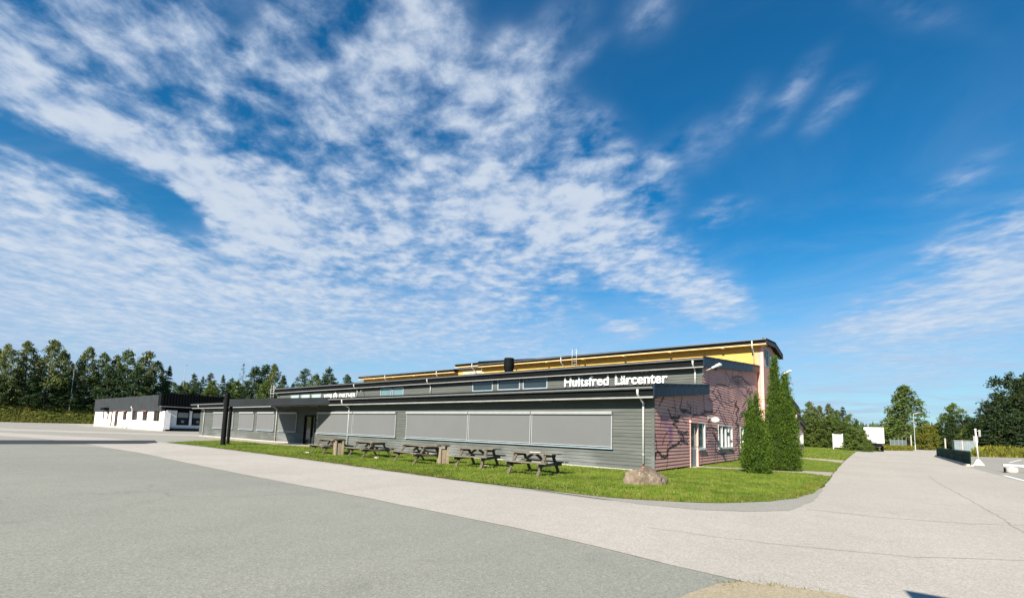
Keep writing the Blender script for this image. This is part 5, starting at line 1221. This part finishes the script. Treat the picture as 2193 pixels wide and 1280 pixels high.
TREES=[('birch',-164.6,10.9,5.3,12.3,1),('birch',-162.5,12.8,4.2,14.5,1),('birch',-165.2,15.9,5.5,14.7,1.1),('pine',-168.9,19.0,6.3,9.9,1),('birch',-163.7,20.8,4.8,16.5,1.25),('birch',-166.4,23.0,5.9,13.4,0.9),('pine',-161.3,23.5,3.6,10.3,1),('birch',-163.8,26.7,4.9,15.7,1),('pine',-168.9,26.4,6.3,10.4,1),('broad',-164.3,29.9,5.1,14.5,0.8),('pine',-161.6,28.0,3.8,10.5,1),('birch',-164.7,33.0,5.3,14.1,0.9),('pine',-160.1,30.7,2.9,12.4,1.1),('broad',-163.2,35.5,4.6,16.4,0.85),('pine',-160.5,33.5,3.2,12.7,1.1),('birch',-161.3,39.1,3.6,17.6,1.25),('pine',-157.9,36.4,1.7,14.8,1.1),('broad',-162.7,41.9,4.3,14.6,0.9),('spruce',-164.0,44.9,5.0,12.9,1),('pine',-162.4,13.9,4.2,8.3,1.1),('pine',-161.2,16.5,3.5,8.4,1.2),('pine',-160.9,19.3,3.3,8.3,1.2),('pine',-161.6,21.5,3.7,7.8,1.1),('pine',-160.4,42.6,3.1,11.5,1.1),('pine',-161.6,11.8,3.7,7.9,1.2),('pine',-177.3,52.7,6.3,8.5,0.8),('pine',-174.6,54.9,6.3,10.9,0.95),('spruce',-178.6,58.7,6.3,10.7,0.9),('pine',-174.0,59.8,6.3,11.7,0.9),('spruce',-174.8,63.6,6.3,11.5,0.95),('pine',-171.2,64.7,6.3,10.5,1),('rusty',-176.4,70.5,6.3,16.9,0.8),('broad',-167.6,65.5,6.2,9.6,0.9),('pine',-171.6,71.9,6.3,15.6,1.3),('pine',-172.1,75.6,6.3,16.8,1.2),('birch',-167.1,77.1,6.1,16.7,1.1),('pine',-169.4,81.5,6.3,13.3,0.9),('pine',-166.1,83.7,5.8,10.8,0.9),('pine',-164.1,87.5,5.0,17.4,1.2),('broad',-161.0,89.0,3.4,17.0,0.9),('pine',-162.5,94.5,4.3,19.4,1.2),('pine',-157.9,94.5,1.7,18.8,1),('pine',-158.9,100.5,2.2,19.4,1.1),('broad',-175.2,49.4,6.3,7.5,1.5),('pine',-170.9,49.9,6.3,6.5,1.5),('broad',-174.1,52.9,6.3,7.8,1.5),('pine',-172.4,55.2,6.3,8.3,1.5),('broad',-170.9,59.7,6.3,9.0,1.4),('pine',-169.6,63.2,6.3,8.4,1.5),('broad',-169.7,65.8,6.3,9.3,1.5),('broad',-172.1,52.6,6.3,6.4,1.2),('broad',-170.6,57.4,6.3,6.3,1.2),('pine',-169.6,60.4,6.3,6.6,1.2),('pine',-166.5,68.4,5.9,9.6,1.3),('broad',-164.3,73.5,5.1,10.9,1.3),('broad',-159.7,83.1,2.7,12.5,1),('pine',-13.8,117.2,0.0,6.8,0.9),('broad',-13.4,125.3,0.0,8.9,1),('birch',-10.3,120.6,0.0,10.0,1.3),('birch',-9.1,122.7,0.0,9.3,1.1),('birch',-7.1,121.8,0.0,9.6,1),('broad',-5.7,118.9,0.0,8.2,1),('spruce',-4.3,121.9,0.0,9.0,1.3),('broad',-3.1,118.0,0.0,7.2,1.1),('spruce',-2.0,117.0,0.0,6.1,1.2),('spruce',-1.0,112.0,0.0,4.8,1.3),('bush',-0.1,106.0,0.0,3.9,1.1),('bush',-7.6,110.7,0.0,4.9,1.3),('bush',-5.2,109.9,0.0,4.0,1.3),('bush',-10.1,111.5,0.0,5.2,1.3),('bush',-3.3,108.9,0.0,4.3,1.3),('bush',-1.5,104.0,0.0,3.5,1.2),('bush',-1.1,86.0,0.0,3.3,0.9),('bush',-0.3,84.0,0.0,2.0,1.0),('bush',-2.0,88.0,0.0,3.8,1.1),('broad',-3.6,103.9,0.0,5.2,1.4),('broad',-6.4,107.8,0.0,6.6,1.5),('broad',-9.4,107.6,0.0,7.1,1.5),('broad',-4.8,105.9,0.0,5.7,1.3),('broad',-11.2,107.4,0.0,5.7,1.4),('bush',-11.5,110.4,0.0,3.9,1.1),('conical',7.3,151.8,0.0,16.1,1.65),('yellow',10.1,137.6,0.0,5.7,1),('broad',14.1,164.4,0.0,7.2,1),('birch',14.7,157.3,0.0,9.4,1.1),('broad',16.4,153.1,0.0,11.6,1.2),('pine',15.1,149.2,0.0,8.5,1.2),('dark',17.4,149.0,0.0,8.7,1),('dark',18.3,144.9,0.0,7.7,1),('broad',4.3,190.0,0.0,7.4,1.2),('broad',6.4,199.9,0.0,8.7,1.2),('pine',11.4,179.6,0.0,6.0,1.3),('broad',7.1,184.9,0.0,7.5,1.1),('dark',16.3,120.9,0.0,8.7,1),('dark',16.7,116.8,0.0,7.3,1.1),('dark',18.6,119.6,0.0,11.2,1.1),('dark',19.9,118.3,0.0,14.6,1.25),('dark',21.0,116.1,0.0,13.7,1.2),('dark',21.7,111.9,0.0,12.9,1.2),('spruce',16.9,112.7,0.0,8.2,1.3),('spruce',17.9,110.6,0.0,7.2,1.4),('spruce',18.9,108.4,0.0,7.7,1.4),('spruce',19.7,106.2,0.0,6.9,1.3),('bush',16.5,126.9,0.0,5.8,1.3)]
NAMES = dict(birch='birch_tree', broad='broadleaf_tree', bush='bush', dark='dark_tree', yellow='bush', conical='conical_tree', pine='pine_tree', rusty='pine_tree', spruce='spruce_tree')
WORDS = dict(birch='loose crowned birch', broad='leafy tree', bush='low green bush', dark='dense dark leafy tree', yellow='round yellow green bush', conical='broad conical leafy tree', pine='dark pine', rusty='thin pine with rusty brown needles', spruce='pointed spruce')
PROTO = {}
rng = random.Random(77)
def place_trees():
    zones = {}
    for i, (k, x, y, z0, h, w) in enumerate(TREES):
        zone = 'bank' if x < -100 and y < 42 else 'behind' if x < -100 else 'road' if x < 6 and y < 127 else 'far' if y > 143 else 'weeds'
        zones.setdefault((zone, k), []).append(i)
    where = dict(bank='on the grassy bank left of the white building', behind='behind the white building and the grey school', road='past the far end of the school', far='at the far end of the road', weeds='behind the yellow weeds at the right edge')
    hw = ['tallest', 'second tallest', 'third tallest', 'fourth tallest', 'fifth tallest', 'sixth tallest', 'seventh tallest', 'eighth tallest', 'ninth tallest', 'tenth tallest', 'eleventh tallest', 'twelfth tallest', 'thirteenth tallest', 'fourteenth tallest', 'fifteenth tallest', 'sixteenth tallest', 'seventeenth tallest', 'eighteenth tallest', 'nineteenth tallest']
    for (zone, k), idx in zones.items():
        # counted from the left as seen from the forecourt
        order = sorted(idx, key=lambda i: math.atan2(TREES[i][1], TREES[i][2]))
        num = ['first', 'second', 'third', 'fourth', 'fifth', 'sixth', 'seventh', 'eighth', 'ninth', 'tenth', 'eleventh', 'twelfth', 'thirteenth', 'fourteenth', 'fifteenth', 'sixteenth', 'seventeenth', 'eighteenth', 'nineteenth', 'twentieth']
        for n, i in enumerate(order):
            kk, x, y, z0, h, w = TREES[i]
            var = rng.randrange(3 if kk in ('birch', 'pine', 'broad', 'dark') else 2)
            if (kk, var) not in PROTO: PROTO[(kk, var)] = crown_tree(kk, 100 + var * 17 + len(kk) * 3 + ord(kk[0]))
            tm, cm = PROTO[(kk, var)]
            t = empty(NAMES[kk], (x, y, z0 - .15), rng.uniform(0, 6.28)); s = h / 10.0
            t.scale = (s * w, s * w, s)
            link_mesh('trunk', tm, t); link_mesh('crown', cm, t)
            lab = f'{WORDS[kk]} {where[zone]}' if len(order) == 1 else f'{num[n]} {WORDS[kk]} from the left {where[zone]}'
            tag(t, lab, 'bush' if NAMES[kk] == 'bush' else 'tree', 'trees ' + where[zone])
place_trees()

# ------------------------------------------------------------------ the two conical hedge trees at the pink side
def thuja(name, loc, cols, label, seed):
    rng = random.Random(seed); root = empty(name, loc); tag(root, label, 'hedge tree', 'conical evergreens by the pink wall')
    v = []; f = []; core = MB()
    for (dx, dy, h, R, z0) in cols:
        def prof(t): return R * ((1 - t) ** .80) * (.80 + .20 * math.sin(min(1, t * 4.5) * math.pi / 2)) + .02
        n = int(5.2 * R * h / .036)
        bumps = [(rng.uniform(0, 6.28), rng.uniform(0, 1), rng.uniform(-.14, .14)) for _ in range(60)]
        for i in range(n):
            t = 1 - math.sqrt(rng.random()) if rng.random() < .75 else rng.random()
            a = rng.uniform(0, 6.28); g = 1.0
            for ba, bt, bg in bumps:
                d = abs((a - ba + math.pi) % (2 * math.pi) - math.pi)
                if d < .45 and abs(t - bt) < .07: g += bg * (1 - d / .45)
            r = prof(t) * g * rng.uniform(.84, 1.10); nrm = Vector((math.cos(a), math.sin(a), .25))
            c = Vector((dx + r * nrm.x, dy + r * nrm.y, z0 + .03 + t * (h - z0)))
            sw = rng.uniform(.10, .24)
            for _ in range(rng.randrange(30, 52)):
                o = Vector((rng.gauss(0, 1), rng.gauss(0, 1), rng.gauss(0, 1))) * sw * .40
                d = (nrm * .75 + Vector((0, 0, .75)) + Vector((rng.uniform(-1, 1), rng.uniform(-1, 1), rng.uniform(-.8, .8))) * .75).normalized()
                s = d.cross(Vector((rng.uniform(-1, 1), rng.uniform(-1, 1), rng.uniform(-1, 1)))).normalized() * rng.uniform(.012, .026)
                L = rng.uniform(.05, .115); p = c + o - nrm * sw * .2; k = len(v)
                if p.z < .0: continue
                v += [tuple(p - s * .5), tuple(p + d * L * .6 + s), tuple(p + d * L), tuple(p + d * L * .5 - s)]; f.append((k, k + 1, k + 2, k + 3))
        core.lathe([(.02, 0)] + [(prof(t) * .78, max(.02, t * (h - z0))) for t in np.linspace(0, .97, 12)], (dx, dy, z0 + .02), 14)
    me = bpy.data.meshes.new('foliage'); me.from_pydata(v, [], f); me.materials.append(M['thuja'])
    o = link_mesh('foliage', me, root)
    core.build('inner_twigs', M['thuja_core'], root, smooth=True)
    MB().tube([(0, 0, -.05), (0, 0, 1.2)], [.09, .05], 8).build('trunk', M['bark'], root)
    return root
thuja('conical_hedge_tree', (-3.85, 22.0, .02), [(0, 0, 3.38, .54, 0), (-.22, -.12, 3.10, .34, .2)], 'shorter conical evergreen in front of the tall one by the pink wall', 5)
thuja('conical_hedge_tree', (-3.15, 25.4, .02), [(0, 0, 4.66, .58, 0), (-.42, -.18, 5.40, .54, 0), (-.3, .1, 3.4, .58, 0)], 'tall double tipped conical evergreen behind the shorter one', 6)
